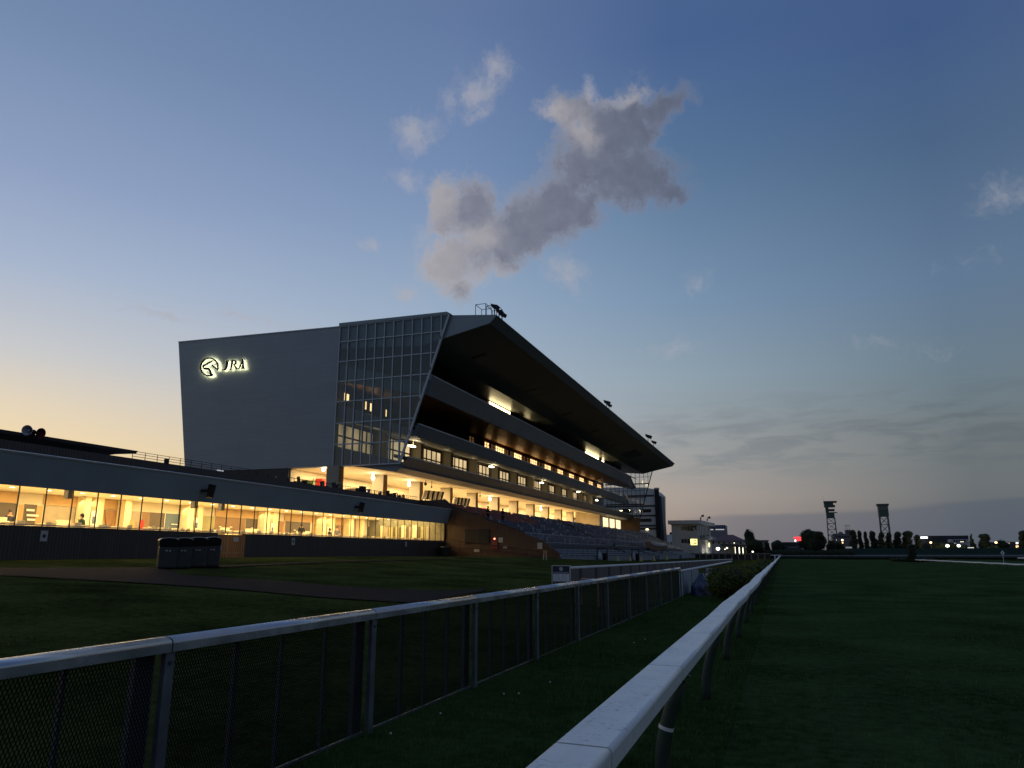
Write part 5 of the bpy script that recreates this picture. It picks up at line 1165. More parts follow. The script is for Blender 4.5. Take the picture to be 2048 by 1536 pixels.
# ------------------------------------------------------------------ building behind the far end of the stand
def wall_windows(b, x0, x1, y, z0, z1, n, depth=.12, gap=.15):
    w = (x1 - x0) / n
    for k in range(n): b.box(x0 + w * k + w * gap / 2, x0 + w * (k + 1) - w * gap / 2, y - .02, y + depth, z0, z1)
M_officew = panel_mat('office_panels', (.56, .57, .56), 4., 1.4, .6, .1); M_band = mat('dark_band', (.045, .05, .055), .5); M_win = mat('dark_window', (.018, .02, .025), .15, spec=.6)
ob = empty('office_block', (-42, 245, 0), 'grey banded office block with dark flue seen past the far end of the stand', 'building'); YB = 245
def py(u, v): return at_y(u, v, YB)
out = [py(1180, 1112), py(1180, 975), py(1290, 975), py(1307, 978), py(1315, 986), py(1316, 1112)]
MB().ext(out, (0, 18, 0)).build('wall', M_officew, ob)
b = MB()
for v, u1 in ((994, 1308), (1014, 1315), (1033, 1315), (1052.5, 1314), (1058.5, 1314), (1077, 1312)):
    a, c = py(1195, v), py(u1, v); b.box(a.x, c.x, YB - .12, YB - .004, a.z - .28, a.z + .28)
build_each(b, 'floor_band', M_band, ob)
for (u0, u1, v0, v1, n) in ((1286, 1302, 1018, 1025, 3), (1274, 1303, 1037, 1044, 5), (1246, 1266, 1057, 1064, 3), (1240, 1262, 1017, 1026, 4)):
    a, c = py(u0, v1), py(u1, v0); MB().box(a.x, c.x, YB - .10, YB - .003, a.z, c.z).build('window', M_win, ob)
a, c = py(1292, 1060), py(1297, 1057.5); MB().box(a.x, c.x, YB - .25, YB - .14, a.z, c.z).build('lit_lamp', glow('office_lamp', (1, .85, .45), 4.), ob)
a, c = py(1239, 1022.5), py(1245, 1020.5); MB().box(a.x, c.x, YB - .25, YB - .14, a.z, c.z).build('lit_lamp', glow('office_lamp', (1, .85, .45), 4.), ob)
a, c = py(1315.5, 1112), py(1318.2, 979); f = MB().box(a.x, c.x, YB - 1.2, YB - .3, a.z, c.z).build('flue', M_black, ob); MB().box(a.x - .12, c.x + .12, YB - 1.3, YB - .2, c.z, c.z + .5).build('cap', mat('pale_cap', (.4, .38, .35), .5), f)
a, c = py(1318, 1112), py(1322.5, 993); MB().ext([(a.x, YB - .2, a.z), (c.x + .6, YB - .2, a.z), (c.x, YB - .2, c.z), (a.x, YB - .2, c.z + .6)], (0, 6, 0)).build('shaft', mat('slate_shaft', (.06, .08, .10), .5), ob)
# white house gap and judges' tower
wb = empty('white_building', (-46, 330, 0), 'small white flat-roofed building between office block and judges tower', 'building'); a, c = at_y(1322, 1112, 330), at_y(1352, 1069, 330)
MB().box(a.x, c.x, 330, 340, 0, c.z).build('wall', mat('white_wall', (.55, .57, .62), .7, var=.1, vscale=.3), wb); b = MB(); wall_windows(b, a.x + .4, c.x - .5, 329.96, c.z - 5.5, c.z - 3.2, 5, .05, .5); build_each(b, 'window', M_win, wb)
a, c = at_y(1338, 1070, 330), at_y(1346, 1060, 330); MB().box(a.x, c.x, 332, 335, a.z - .5, a.z + 1.2).build('rooftop_unit', M_dark, wb)
jt = empty('judges_tower', (-30, 225, 0), 'pale concrete judges tower with flat overhanging roof and one lit yellow window', 'building'); YJ = 225
c0, c1 = at_y(1345.5, 1112, YJ), at_y(1398, 1046, YJ); ZR = at_y(1398, 1046, YJ).z; e1 = at_y(1428, 1050, 250)
M_jw = mat('tower_render', (.58, .585, .58), .8, var=.15, vscale=.25)
MB().ext([(c0.x, YJ, 0), (c1.x, YJ, 0), (e1.x - 1.2, 250, 0), (c0.x, 250, 0)], (0, 0, ZR)).build('wall', M_jw, jt)
r0 = at_y(1336, 1049, YJ - 1); zr1 = at_y(1336, 1041, YJ - 1).z
MB().ext([(r0.x, YJ - 1, ZR - .25), (c1.x + .5, YJ - 1, ZR - .25), (e1.x + .2, 251, ZR - .25), (r0.x, 251, ZR - .25)], (0, 0, zr1 - ZR + .25)).build('roof', M_jw, jt)
for (u0, u1, v0, v1, lit) in ((1362, 1366.5, 1051, 1060, 0), (1368, 1373, 1051, 1060, 0), (1374.5, 1379.5, 1051, 1061.5, 0), (1381, 1392.5, 1051, 1062, 0), (1363, 1367.5, 1078, 1086, 0), (1369, 1373.5, 1078, 1086, 0), (1375, 1380, 1078, 1087, 0), (1380.5, 1395, 1077, 1091, 1)):
    a, c = at_y(u0, v1, YJ - .05), at_y(u1, v0, YJ - .05); w_ = MB().box(a.x, c.x, YJ - .05, YJ - .004, a.z, c.z).build('window', M_win, jt)
    if lit:
        MB().box(a.x + .12, c.x - .1, YJ - .08, YJ - .055, a.z + .1, c.z - .1).build('lit_pane', glow('tower_lit', (1, .86, .30), 1.7, .3, 1.), w_)
        MB().box(a.x + .95, c.x - .35, YJ - .11, YJ - .085, a.z + .55, a.z + .8).box(a.x + .95, c.x - .35, YJ - .11, YJ - .085, a.z + 1.25, a.z + 1.45).build('blind', M_band, w_)
    elif u0 == 1381: MB().box(a.x + .7, c.x - .5, YJ - .08, YJ - .055, a.z + .5, c.z - .6).box(a.x + .9, c.x - .1, YJ - .08, YJ - .055, a.z + .05, a.z + .4).build('reflection_patch', mat('reflection_pale', (.55, .56, .58), .6), w_)  # pale boxes stand in for a reflection on the dark pane
sv = Vector((e1.x - 1.2 - c1.x, 25, 0)); sn = Vector((sv.y, -sv.x, 0)).normalized()
def side_pt(f, z, o=0.): return Vector((c1.x, YJ, 0)) + sv * f + sn * o + Vector((0, 0, z))
b = MB(); zt = ZR - .7; b.add([side_pt(.04, zt - 4.0, .03), side_pt(.82, zt - 4.0, .03), side_pt(.82, zt, .03), side_pt(.04, zt, .03)], [(0, 1, 2, 3)]); g_ = b.build('window', M_win, jt); b = MB()
for k in range(7): b.ext([side_pt(.04 + .78 * k / 6 - .006, zt - 4, .04), side_pt(.04 + .78 * k / 6 + .006, zt - 4, .04), side_pt(.04 + .78 * k / 6 + .006, zt, .04), side_pt(.04 + .78 * k / 6 - .006, zt, .04)], sn * .06)
build_each(b, 'mullion', mat('tower_mullion', (.16, .17, .18), .5), g_)
zb_ = at_y(1400, 1071, YJ).z; b = MB(); b.ext([side_pt(0, zb_ - .9, .0), side_pt(1.1, zb_ - .9, .0), side_pt(1.1, zb_ - .9, 1.5), side_pt(0, zb_ - .9, 1.5)], (0, 0, .9)); b.build('balcony', mat('balcony_grey', (.22, .24, .28), .7), jt)
b = MB(); b.add([side_pt(.1, 1.5, .02), side_pt(.45, 1.5, .02), side_pt(.45, zb_ - 1.6, .02), side_pt(.1, zb_ - 1.6, .02)], [(0, 1, 2, 3)]); b.build('dark_opening', M_band, jt)
p = at_y(1416.5, 1090, 240); MB().sphere((p.x + .35, p.y - 1, p.z), (.28, .2, .75), 10, 8).build('oval_lamp', glow('oval_glow', (1, .9, .45), 1.6), jt)
for i, (u, v) in enumerate(((1404, 1035), (1417, 1038.5))):
    p = at_y(u, v, 232); e = empty('roof_loudspeaker', (p.x, p.y, zr1), ['left hooded loudspeaker on the judges tower roof', 'right hooded loudspeaker on the judges tower roof'][i], 'loudspeaker', 'loudspeakers on the judges tower')
    MB().tube([(p.x - .4, p.y, zr1), (p.x - .4, p.y, p.z), (p.x, p.y, p.z + .45)], .17, 8).build('stem', M_dark, e); MB().tube([(p.x - .2, p.y, p.z + .4), (p.x + .55, p.y, p.z + .55)], [.22, .4], 10).build('horn', M_dark, e)
p = at_y(1424, 1052, 300)
sbd = empty('sign_building', (-28, 300, 0), 'grey building with navy rooftop sign band behind the judges tower', 'building'); a, c = at_y(1418, 1112, 300), at_y(1450, 1050, 300); zb2 = at_y(1420, 1057.5, 300).z
MB().box(a.x, c.x, 300, 312, 0, zb2).build('wall', mat('mauve_wall', (.20, .19, .21), .7), sbd); s_ = MB().box(a.x - .3, c.x, 299.6, 312, zb2 + .003, c.z).build('sign_band', mat('navy_band', (.02, .03, .09), .4), sbd)
b = MB(); x = a.x + .5
while x < c.x - .7: b.box(x, x + .32, 299.55, 299.598, zb2 + .35, c.z - .35); x += .62 if random.random() < .85 else 1.1
b.build('lettering', mat('dim_lettering', (.22, .23, .30), .5), s_); MB().box(a.x + .3, a.x + 2.2, 299.85, 299.99, zb2 - .5, zb2 - .15).box(a.x + 3.0, c.x - .4, 299.85, 299.99, zb2 - .5, zb2 - .15).build('light_strip', glow('cool_strip', (.75, .8, .85), .55), sbd)
# hip-roofed hall with arched windows
hh = empty('hip_roof_hall', (-22, 270, 0), 'cream hall with dark red hip roof and lit arched windows', 'building'); YH = 265
a = at_y(1424, 1112, YH); zE = at_y(1480, 1081, YH).z; zR = at_y(1450, 1069.5, YH + 6).z; c = at_y(1492, 1081, YH)
MB().box(a.x, c.x - .8, YH, YH + 14, 0, zE).build('wall', mat('cream_hall', (.56, .53, .48), .8, var=.12, vscale=.3), hh)
b = MB(); X0, X1 = a.x - 1, c.x; b.add([(X0, YH - .9, zE - .1), (X1, YH - .9, zE - .1), (X1, YH + 15, zE - .1), (X0, YH + 15, zE - .1), (X0 + 5.5, YH + 6.5, zR), (at_y(1466, 1070, YH + 6).x, YH + 6.5, zR)], [(0, 1, 5, 4), (1, 2, 5), (2, 3, 4, 5), (3, 0, 4), (3, 2, 1, 0)]); b.build('roof', mat('dark_red_roof', (.10, .035, .045), .6, var=.2), hh)
p0, p1 = at_y(1441, 1088, YH - 4), at_y(1494, 1092, YH - 4); MB().ext([(p0.x, YH - 5, p0.z), (p1.x, YH - 5, p0.z - .3), (p1.x, YH - 5, p0.z - .75), (p0.x, YH - 5, p0.z - .5)], (0, 4.9, 0)).build('porch_roof', mat('porch_dark', (.04, .035, .035), .6), hh)
b = MB()
for u in (1426.5, 1438, 1448, 1458.5, 1470, 1481): q = at_y(u, 1085.5, YH - .03); b.box(q.x - .28, q.x + .28, YH - .03, YH - .004, q.z - .35, q.z + .35)
build_each(b, 'upper_window', M_win, hh)
for u, s_ in ((1472.5, 1.1), (1481, 1.05), (1488, .95)):
    q = at_y(u, 1101.5, YH - .06); b = MB(); n = 14; w = .55 * s_; hgt = 1.7 * s_
    pts = [(q.x - w, YH - .06, q.z - hgt), (q.x + w, YH - .06, q.z - hgt)] + [(q.x + w * math.cos(math.pi * k / n), YH - .06, q.z + hgt * .55 + w * math.sin(math.pi * k / n)) for k in range(n + 1)]
    b.ext(pts, (0, .05, 0)); wf = b.build('arched_window', M_win, hh); b = MB(); b.ext([(x_ - (w * .0), y_ - .02, z_) for x_, y_, z_ in [(q.x - w * .9, YH - .06, q.z - hgt * .95), (q.x - w * .35, YH - .06, q.z - hgt * .95), (q.x - w * .35, YH - .06, q.z + hgt * .7), (q.x - w * .9, YH - .06, q.z + hgt * .6)]], (0, .015, 0)); b.build('lit_pane', glow('arch_lit', (1, .92, .68), 2.2), wf)
# timber yard fence in front of these buildings
yf = empty('yard_fence', (-22, 205, .3), 'weathered post-and-panel fence in front of the judges tower and hall', 'fence'); YF = 205; zf0, zf1 = .2, at_y(1400, 1106, YF).z
xa, xb = at_y(1313, 1108, YF).x, at_y(1541, 1108, YF).x; b = MB(); b2 = MB(); x = xa
while x < xb: b.box(x - .14, x + .14, YF - .1, YF + .1, 0, zf1 + .1); x += 1.62
build_each(b, 'post', mat('grey_timber', (.20, .19, .18), .8, var=.25), yf); b2.box(xa, xb, YF - .05, YF + .05, zf1 - .28, zf1 - .08); b2.build('top_rail', mat('grey_timber', (.2, .19, .18), .8), yf); MB().box(xa, xb, YF + .06, YF + .1, 0, zf1 - .3).build('infill_panel', mat('fence_infill', (.035, .035, .036), .8, var=.5, vscale=.6), yf)
p = at_y(1381.5, 1103, 204); e = empty('round_mirror', (p.x, 204, 0), 'pale round disc on a post before the judges tower', 'sign'); MB().tube([(p.x, 204, 0), (p.x, 204, p.z)], .06, 6).build('post', M_dark, e); MB().tube([(p.x, 203.9, p.z), (p.x, 203.8, p.z)], .45, 16).build('disc', mat('pale_disc', (.5, .5, .48), .4), e)
MB_ = None
mn = empty('monument', (0, 300, 0), 'pale tapering stone monument between two round trees', 'monument'); p = at_y(1527, 1106, 300); zt = at_y(1527, 1088, 300).z
b = MB(); b.lathe(p.x, 300, [(1.4, p.z - 1.5), (1.35, p.z), (1.0, p.z + .3), (.75, p.z + 1.2), (.32, p.z + 2.4), (.26, zt - .4)], 12); b.build('shaft', mat('pale_stone', (.40, .34, .31), .7), mn, smooth=True); MB().sphere((p.x, 300, zt), (.34, .34, .42)).build('finial', mat('pale_stone', (.4, .34, .31), .7), mn); mn.location = (p.x, 300, 0)
for c_ in mn.children: c_.location = (-p.x, 0, 0)

# ------------------------------------------------------------------ trees
M_tree = mat('tree_leaves', (.030, .040, .016), .75, spec=.2, var=.6, vscale=.7); M_tree2 = mat('round_tree_leaves', (.040, .052, .016), .75, spec=.2, var=.5, vscale=.9)
def tree(u, v0, w, kind, Y, lab, seed, base=0., grp=None, fac=1.):
    top = at_y(u, v0, Y); k = math.hypot(top.x, Y) / 1479; W_ = w * k / 2; H_ = top.z - base; rr = random.Random(seed); x = top.x
    e = empty('tree', (x, Y, base), lab, 'tree', grp); bl = []
    if kind == 'poplar':
        for i in range(9): f = i / 8; bl.append(((x + rr.uniform(-.25, .25) * W_, Y + rr.uniform(-.3, .3) * W_, base + H_ * (.16 + .74 * f)), (W_ * (.82 if .1 < f < .75 else .58) * rr.uniform(.85, 1.08), W_ * .85, H_ * .12)))
        bl.append(((x + rr.uniform(-.2, .2) * W_, Y, base + H_ * .90), (W_ * .5, W_ * .5, H_ * .10)))
    elif kind == 'cone':
        for i in range(9): f = i / 8; bl.append(((x + rr.uniform(-.12, .12) * W_, Y, base + H_ * (.12 + .82 * f)), (W_ * (1.02 - .9 * f) * rr.uniform(.85, 1.1), W_ * (1.02 - .9 * f), H_ * .09)))
    else:
        bl.append(((x, Y, base + H_ * .58), (W_ * .84, W_ * .8, H_ * .38)))
        for i in range(10): a = rr.uniform(0, 6.28); f = rr.uniform(.35, .82); q = math.sin(math.pi * min(1, f * .95)); bl.append(((x + math.cos(a) * W_ * .55 * q, Y + math.sin(a) * W_ * .5, base + H_ * f), (W_ * rr.uniform(.34, .52), W_ * .45, H_ * rr.uniform(.12, .18))))
    tb = MB(); tb.tube([(x, Y, base - .3), (x + .1, Y, base + H_ * .3), (x, Y, base + H_ * .75)], [max(.18, W_ * .13), max(.14, W_ * .09), .05], 8)
    for i in range(5): a = rr.uniform(0, 6.28); z = base + H_ * rr.uniform(.25, .5); tb.tube([(x, Y, z), (x + math.cos(a) * W_ * .5, Y + math.sin(a) * W_ * .4, z + H_ * .2)], [.1, .03], 5)
    tb.build('trunk', M_bark, e)
    cb = MB(); lumpy_core(cb, bl, .90, seed); cr = cb.build('crown_core', M_core, e, smooth=True)
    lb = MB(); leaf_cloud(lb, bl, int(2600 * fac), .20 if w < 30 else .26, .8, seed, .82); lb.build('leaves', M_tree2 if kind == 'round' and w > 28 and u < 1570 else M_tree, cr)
    return e
L_ = [(1498, 1056.5, 23, 'round', 330, 'tall dark tree behind the round tree right of the hall'), (1509, 1078, 34, 'round', 285, 'round-headed green tree at the right end of the hall'), (1534, 1085, 13, 'poplar', 290, 'small narrow tree between the monument and the next round tree'), (1554, 1079.5, 27, 'round', 290, 'dome-shaped tree left of the red neon sign'),
      (1614, 1056, 36, 'round', 290, 'largest broad dark tree, left half, right of the red neon sign'), (1630, 1061, 36, 'round', 288, 'largest broad dark tree, right half, left of the first tower'), (1662, 1080, 22, 'round', 300, 'low rounded tree at the foot of the left lattice tower'), (1678, 1083, 20, 'round', 302, 'low rounded tree right of the left lattice tower foot')]
for i, (u, v, w, k, Y, lab) in enumerate(L_): tree(u, v, w, k, Y, lab, 100 + i, fac=1.6 if w > 30 else 1.)
PL = [(1706, 1060.5, 19, 'poplar', 'first poplar of the row, touching the grey apartment block'), (1719, 1062, 11, 'poplar', 'narrow second poplar of the row'), (1730.5, 1063.5, 10, 'poplar', 'narrow third poplar of the row'), (1744, 1062.5, 17, 'poplar', 'stout poplar left of the right tower'), (1761, 1065, 15, 'poplar', 'poplar at the left foot of the right tower'), (1776, 1066, 14, 'poplar', 'poplar at the right foot of the right tower'),
      (1793, 1064, 18, 'poplar', 'notched poplar right of the right tower'), (1813, 1062.5, 24, 'poplar', 'widest poplar of the row, right of the notched one'), (1834.5, 1070, 11, 'poplar', 'small poplar left of the white lit roof sign'), (1942, 1068, 18, 'cone', 'pointed conifer right of the white housing block'), (1966.5, 1068, 23, 'poplar', 'broad upright tree right of the pointed conifer'), (2002, 1078, 22, 'round', 'round tree beside the orange street lamp'), (2044, 1062, 18, 'poplar', 'tall tree cut by the right edge of the picture'),
      (1880, 1081, 30, 'round', 'low dark tree in front of the housing block, left one'), (1900, 1083, 20, 'round', 'low dark tree in front of the housing block, right one'), (1855, 1086, 26, 'round', 'low spreading tree under the white lit roof sign'), (1926, 1088, 24, 'round', 'low bushy tree left of the pointed conifer'), (1985, 1090, 30, 'round', 'low bush right of the broad upright tree')]
for i, (u, v, w, k, lab) in enumerate(PL): tree(u, v, w, k, 320 + (i % 4) * 3, lab, 200 + i, fac=.8, grp='trees beyond the far turn')
tree(1345, 1098, 22, 'round', 200, 'low dark shrub beside the wedge canopy', 301, fac=.6); tree(1331, 1091, 11, 'poplar', 215, 'small dark tree behind the wedge canopy', 302, fac=.6)
# ------------------------------------------------------------------ lattice patrol towers
M_tw = mat('tower_green', (.045, .07, .065), .6, var=.2)
def lattice(b, x, y, z0, z1, w0, w1, n, r=.09):
    cor = lambda z: [(x + sx * (w0 + (w1 - w0) * (z - z0) / (z1 - z0)) / 2, y + sy * (w0 + (w1 - w0) * (z - z0) / (z1 - z0)) / 2, z) for sx, sy in ((-1, -1), (1, -1), (1, 1), (-1, 1))]
    a, c = cor(z0), cor(z1)
    for p, q in zip(a, c): b.tube([p, q], r * 1.5, 6)
    for i in range(n):
        l, h = cor(z0 + (z1 - z0) * i / n), cor(z0 + (z1 - z0) * (i + 1) / n)
        for k in range(4): m_ = (k + 1) % 4; b.tube([l[k], h[m_]], r * .7, 5); b.tube([h[k], h[m_]], r * .7, 5); b.tube([l[m_], h[k]], r * .5, 5)
YT = 330
t1 = at_y(1662, 1040, YT); e = empty('patrol_tower', (t1.x, YT, 0), 'lattice patrol tower with two stacked dark cabins and open platform, left one', 'tower', 'lattice patrol towers')
zc0, zc1, zr = at_y(1662, 1014.5, YT).z, at_y(1662, 1004, YT).z, at_y(1662, 1003, YT).z; zl0, zl1 = at_y(1662, 1036, YT).z, at_y(1662, 1026, YT).z; zp = at_y(1662, 1020.5, YT).z
b = MB(); lattice(b, t1.x, YT, 0, zl0, 3.6, 2.9, 7); b.build('lattice_legs', M_tw, e)
b = MB(); b.box(t1.x - 1.6, t1.x + 1.4, YT - 1.5, YT + 1.5, zl0, zl1); b.build('lower_cabin', M_tw, e); MB().box(t1.x - 1.6, t1.x + 2.5, YT - 1.6, YT + 1.6, zl1 + .003, zl1 + .25).build('platform', M_tw, e)
b = MB(); b.box(t1.x - 1.7, t1.x - .6, YT - 1.4, YT + 1.4, zl1 + .26, zc0 - .003); b.box(t1.x - .59, t1.x + 1.6, YT - 1.4, YT + 1.4, zp - .4, zp + .45); b.build('middle_stage', M_tw, e)
c = MB().box(t1.x - 2.1, t1.x + 1.3, YT - 1.6, YT + 1.6, zc0, zc1 - .3).box(t1.x + 1.31, t1.x + 1.9, YT - 1.6, YT + 1.6, zc0, zc0 + .85).build('upper_cabin', M_tw, e); MB().box(t1.x - 2.2, t1.x + 2.7, YT - 1.8, YT + 1.8, zc1 - .297, zr + .1).build('roof', M_tw, c); MB().tube([(t1.x - 2.1, YT, zr), (t1.x - 2.15, YT, zr + 2.2)], .03, 5).build('mast', M_tw, c)
t2 = at_y(1768, 1040, YT); e = empty('patrol_tower', (t2.x, YT, 0), 'lattice patrol tower with one tall closed cabin under a flat cap, right one', 'tower', 'lattice patrol towers')
z0_, z1_ = at_y(1765, 1033, YT).z, at_y(1764, 1012, YT).z; zr = at_y(1764, 1008, YT).z; b = MB(); lattice(b, t2.x, YT, 0, z0_, 3.4, 2.9, 5, .12); b.build('lattice_legs', M_tw, e)
c = MB().box(t2.x - 1.75, t2.x + 1.75, YT - 1.7, YT + 1.7, z0_, z1_).build('cabin', M_tw, e); MB().box(t2.x - 1.77, t2.x + 1.77, YT - 1.72, YT - 1.705, z0_ + 2.6, z1_ - .1).build('shutter', mat('tower_shutter', (.09, .11, .11), .6), c); MB().box(t2.x - 2.1, t2.x + 2.1, YT - 2, YT + 2, z1_ + .003, zr).build('roof_cap', M_tw, c)

# ------------------------------------------------------------------ distant houses, signs and lamps
def block(u0, u1, v0, Y, d, col, lab, name='apartment_block', wins=(), roofc=None, roofh=.0, extra=None):
    a, c = at_y(u0, 1107, Y), at_y(u1, v0, Y); e = empty(name, ((a.x + c.x) / 2, Y, 0), lab, 'building'); MB().box(a.x, c.x, Y, Y + d, 0, c.z).build('wall', mat('blk_%s' % lab[:14].replace(' ', '_'), col, .8, var=.12, vscale=.3), e)
    if roofc: MB().box(a.x - .2, c.x + .2, Y - .3, Y + d, c.z + .003, c.z + roofh).build('roof', mat('rf_%s' % lab[:14].replace(' ', '_'), roofc, .7), e)
    for (w0, w1, y0, y1, m) in wins: p, q = at_y(w0, y1, Y), at_y(w1, y0, Y); MB().box(p.x, q.x, Y - .08, Y - .004, p.z, q.z).build('window', m, e)
    return e
G_w = glow('far_window_white', (1, .9, .7), 2.2); G_o = glow('far_window_orange', (1, .62, .28), 1.8)
e = block(1669, 1702, 1067.5, 360, 12, (.15, .13, .14), 'grey-brown apartment block with three lit windows behind the poplars', wins=((1672.5, 1675.5, 1079, 1081.5, G_w), (1683, 1686.5, 1078.5, 1082, G_w), (1684, 1686.5, 1084, 1087, G_o)) + tuple((1671 + 6 * k, 1674.5 + 6 * k, 1071.5, 1075, M_win) for k in range(5)))
p, q = at_y(1692.5, 1068, 359), at_y(1701, 1059.5, 359); MB().box(p.x, q.x, 361, 366, p.z, q.z).build('stair_head', mat('blk_stair', (.10, .09, .10), .8), e); b = MB()
for u in (1691.5, 1695, 1699): s_ = at_y(u, 1060, 362); z_ = at_y(u, 1049.5, 362).z; b.tube([s_, (s_.x, 362, z_)], .07, 5); b.tube([(s_.x - .4, 362, z_ - .3), (s_.x + .4, 362, z_ - .3)], .05, 4)
build_each(b, 'mast', M_dark, e); p = at_y(1682, 1066, 362); MB().sphere((p.x, 366, p.z - .6), (1.3, 1.3, 1.3)).build('water_tank', mat('tank_grey', (.16, .15, .16), .6), e)
wins = tuple((1907 + 5.2 * k, 1910 + 5.2 * k, 1080, 1084.5, M_win) for k in range(5)) + ((1907, 1910, 1086.5, 1089, G_w), (1920, 1927, 1083, 1084, G_w))
block(1905, 1937, 1078.5, 345, 14, (.42, .43, .45), 'white housing block with dark roof behind the pointed conifer', 'housing_block', wins)
e = block(1841, 1936, 1079, 352, 12, (.05, .05, .055), 'long dark-roofed building carrying a white lit roof sign', 'long_building', roofc=(.03, .032, .04), roofh=1.6)
p, q = at_y(1841.5, 1077, 350), at_y(1855, 1073.2, 350); MB().box(p.x, q.x, 350, 350.3, p.z, q.z).build('lit_roof_sign', glow('white_roof_sign', (.9, .95, 1), 2.6), e)
wins = ((2013, 2014.5, 1085, 1088, G_w), (2017, 2019.5, 1085, 1087.5, glow('far_window_dim', (1, .85, .6), .35)), (2032, 2036.5, 1084.5, 1088, G_w), (2032, 2037, 1091, 1095.5, G_o))
block(2010, 2041, 1083.5, 345, 10, (.06, .06, .065), 'dark row house with white and orange lit windows at the far right', 'row_house', wins); block(1978, 1992, 1084.5, 350, 10, (.05, .055, .06), 'dark small house left of the round tree at far right', 'small_house')
block(1566, 1604, 1088, 340, 10, (.05, .05, .055), 'dark low house row beneath the red neon sign', 'low_house', wins=((1577, 1595, 1094, 1095.5, mat('pale_awning', (.22, .21, .22), .7)),), roofc=(.03, .03, .033), roofh=.8)
block(1518, 1536, 1082, 340, 8, (.16, .16, .17), 'grey flat-roofed house behind the monument', 'flat_house', roofc=(.10, .10, .11), roofh=.4); block(1740, 1840, 1092.5, 330, 6, (.07, .075, .085), 'long dark shed behind the poplars', 'long_shed')
# red neon sign
p = at_y(1595, 1079, 280); e = empty('neon_sign', (p.x, 280, 0), 'glowing red neon sign with white centre beside the largest tree', 'sign'); k = 280 / 1479 * 1.02
MB().tube([(p.x, 280.2, 0), (p.x, 280.2, p.z + .5)], .15, 6).build('pole', M_dark, e); b = MB(); b.box(p.x - 6 * k, p.x + 6 * k, 280, 280.3, p.z - 2.6 * k, p.z + 5 * k); b.build('panel', mat('neon_back', (.05, .01, .01), .5), e)
b = MB(); b.box(p.x - 6 * k, p.x + 6 * k, 279.85, 279.99, p.z + 1.6 * k, p.z + 4.6 * k); b.box(p.x - 1.5 * k, p.x + 6 * k, 279.85, 279.99, p.z - 2.2 * k, p.z + .9 * k); b.build('red_tubes', glow('neon_red', (1, .05, .06), 2.2), e); MB().sphere((p.x - 3.8 * k, 279.8, p.z - 1.9 * k), (1.5 * k, .15, 2.1 * k), 12, 8).build('white_tubes', glow('neon_white', (1, .75, .78), 3.2), e)
def street_lamp(u, v, Y, col, st, lab, r=.42, pw=0):
    p = at_y(u, v, Y); e = empty('street_lamp', (p.x, Y, 0), lab, 'lamp'); MB().tube([(p.x, Y + .3, 0), (p.x, Y + .3, p.z + .3)], .08, 6).build('pole', M_dark, e); MB().tube([(p.x, Y + .3, p.z + .3), (p.x, Y - .2, p.z + .35)], .06, 5).build('arm', M_dark, e)
    MB().sphere(p, (r, r * .8, r * .8), 10, 6).build('lamp_head', glow('lamp_%s_%g' % (lab[:9].replace(' ', '_'), st), col, st), e, smooth=True)
    if pw: point('lamp_glow', p + Vector((0, -1.2, -.8)), pw, col, .5, e)
street_lamp(1861.5, 1085, 318, (1, .62, .30), 5, 'orange street lamp in front of the long dark-roofed building', .42, 250); street_lamp(1895, 1091.5, 315, (1, .95, .70), 7, 'brightest white street lamp lighting green ground behind the fence', .6, 900); street_lamp(1917.5, 1091.5, 315, (1, .97, .80), 6, 'white street lamp left of the pointed conifer', .55, 400)
street_lamp(1992, 1085, 318, (1, .66, .36), 5, 'orange street lamp left of the round tree at the far right', .42, 250); street_lamp(1645.5, 1084, 310, (1, .82, .5), 4, 'upper small lamp between the largest tree and left tower', .25); street_lamp(1648, 1088.5, 309, (1, .75, .42), 3.5, 'lower warm lamp between the largest tree and left tower', .38)
street_lamp(1436, 1097.5, 240, (1, .94, .78), 8, 'brightest white globe lamp left of the arched hall windows', .55, 300); street_lamp(1454, 1096, 250, (1, .92, .7), 3.5, 'small round lamp under the hall porch', .3); street_lamp(1450, 1098.5, 250, (1, .9, .7), 3., 'smallest lamp left of the porch lamp', .2); street_lamp(1468.5, 1086, 258, (1, .92, .75), 2., 'faint wall lamp above the hall porch', .2); street_lamp(1505.5, 1103.5, 270, (1, .93, .75), 3., 'low bright lamp at the foot of the round-headed tree', .32); street_lamp(1527, 1088.5, 345, (1, .8, .5), 1.6, 'faint lamp behind the monument top', .25)
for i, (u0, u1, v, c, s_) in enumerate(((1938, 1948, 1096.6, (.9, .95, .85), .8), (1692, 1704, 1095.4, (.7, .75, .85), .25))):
    a, c_ = at_y(u0, v, 305), at_y(u1, v, 305); tag(MB().box(a.x, c_.x, 305, 307, a.z - .35, a.z + .35).build('parked_van', glow('glowing_van_%d' % i, c, s_)), ['pale self-glowing van behind the far fence under the conifer', 'pale van behind the fence below the apartment block'][i], 'van')  # lamp light on the vans is put in as their own glow

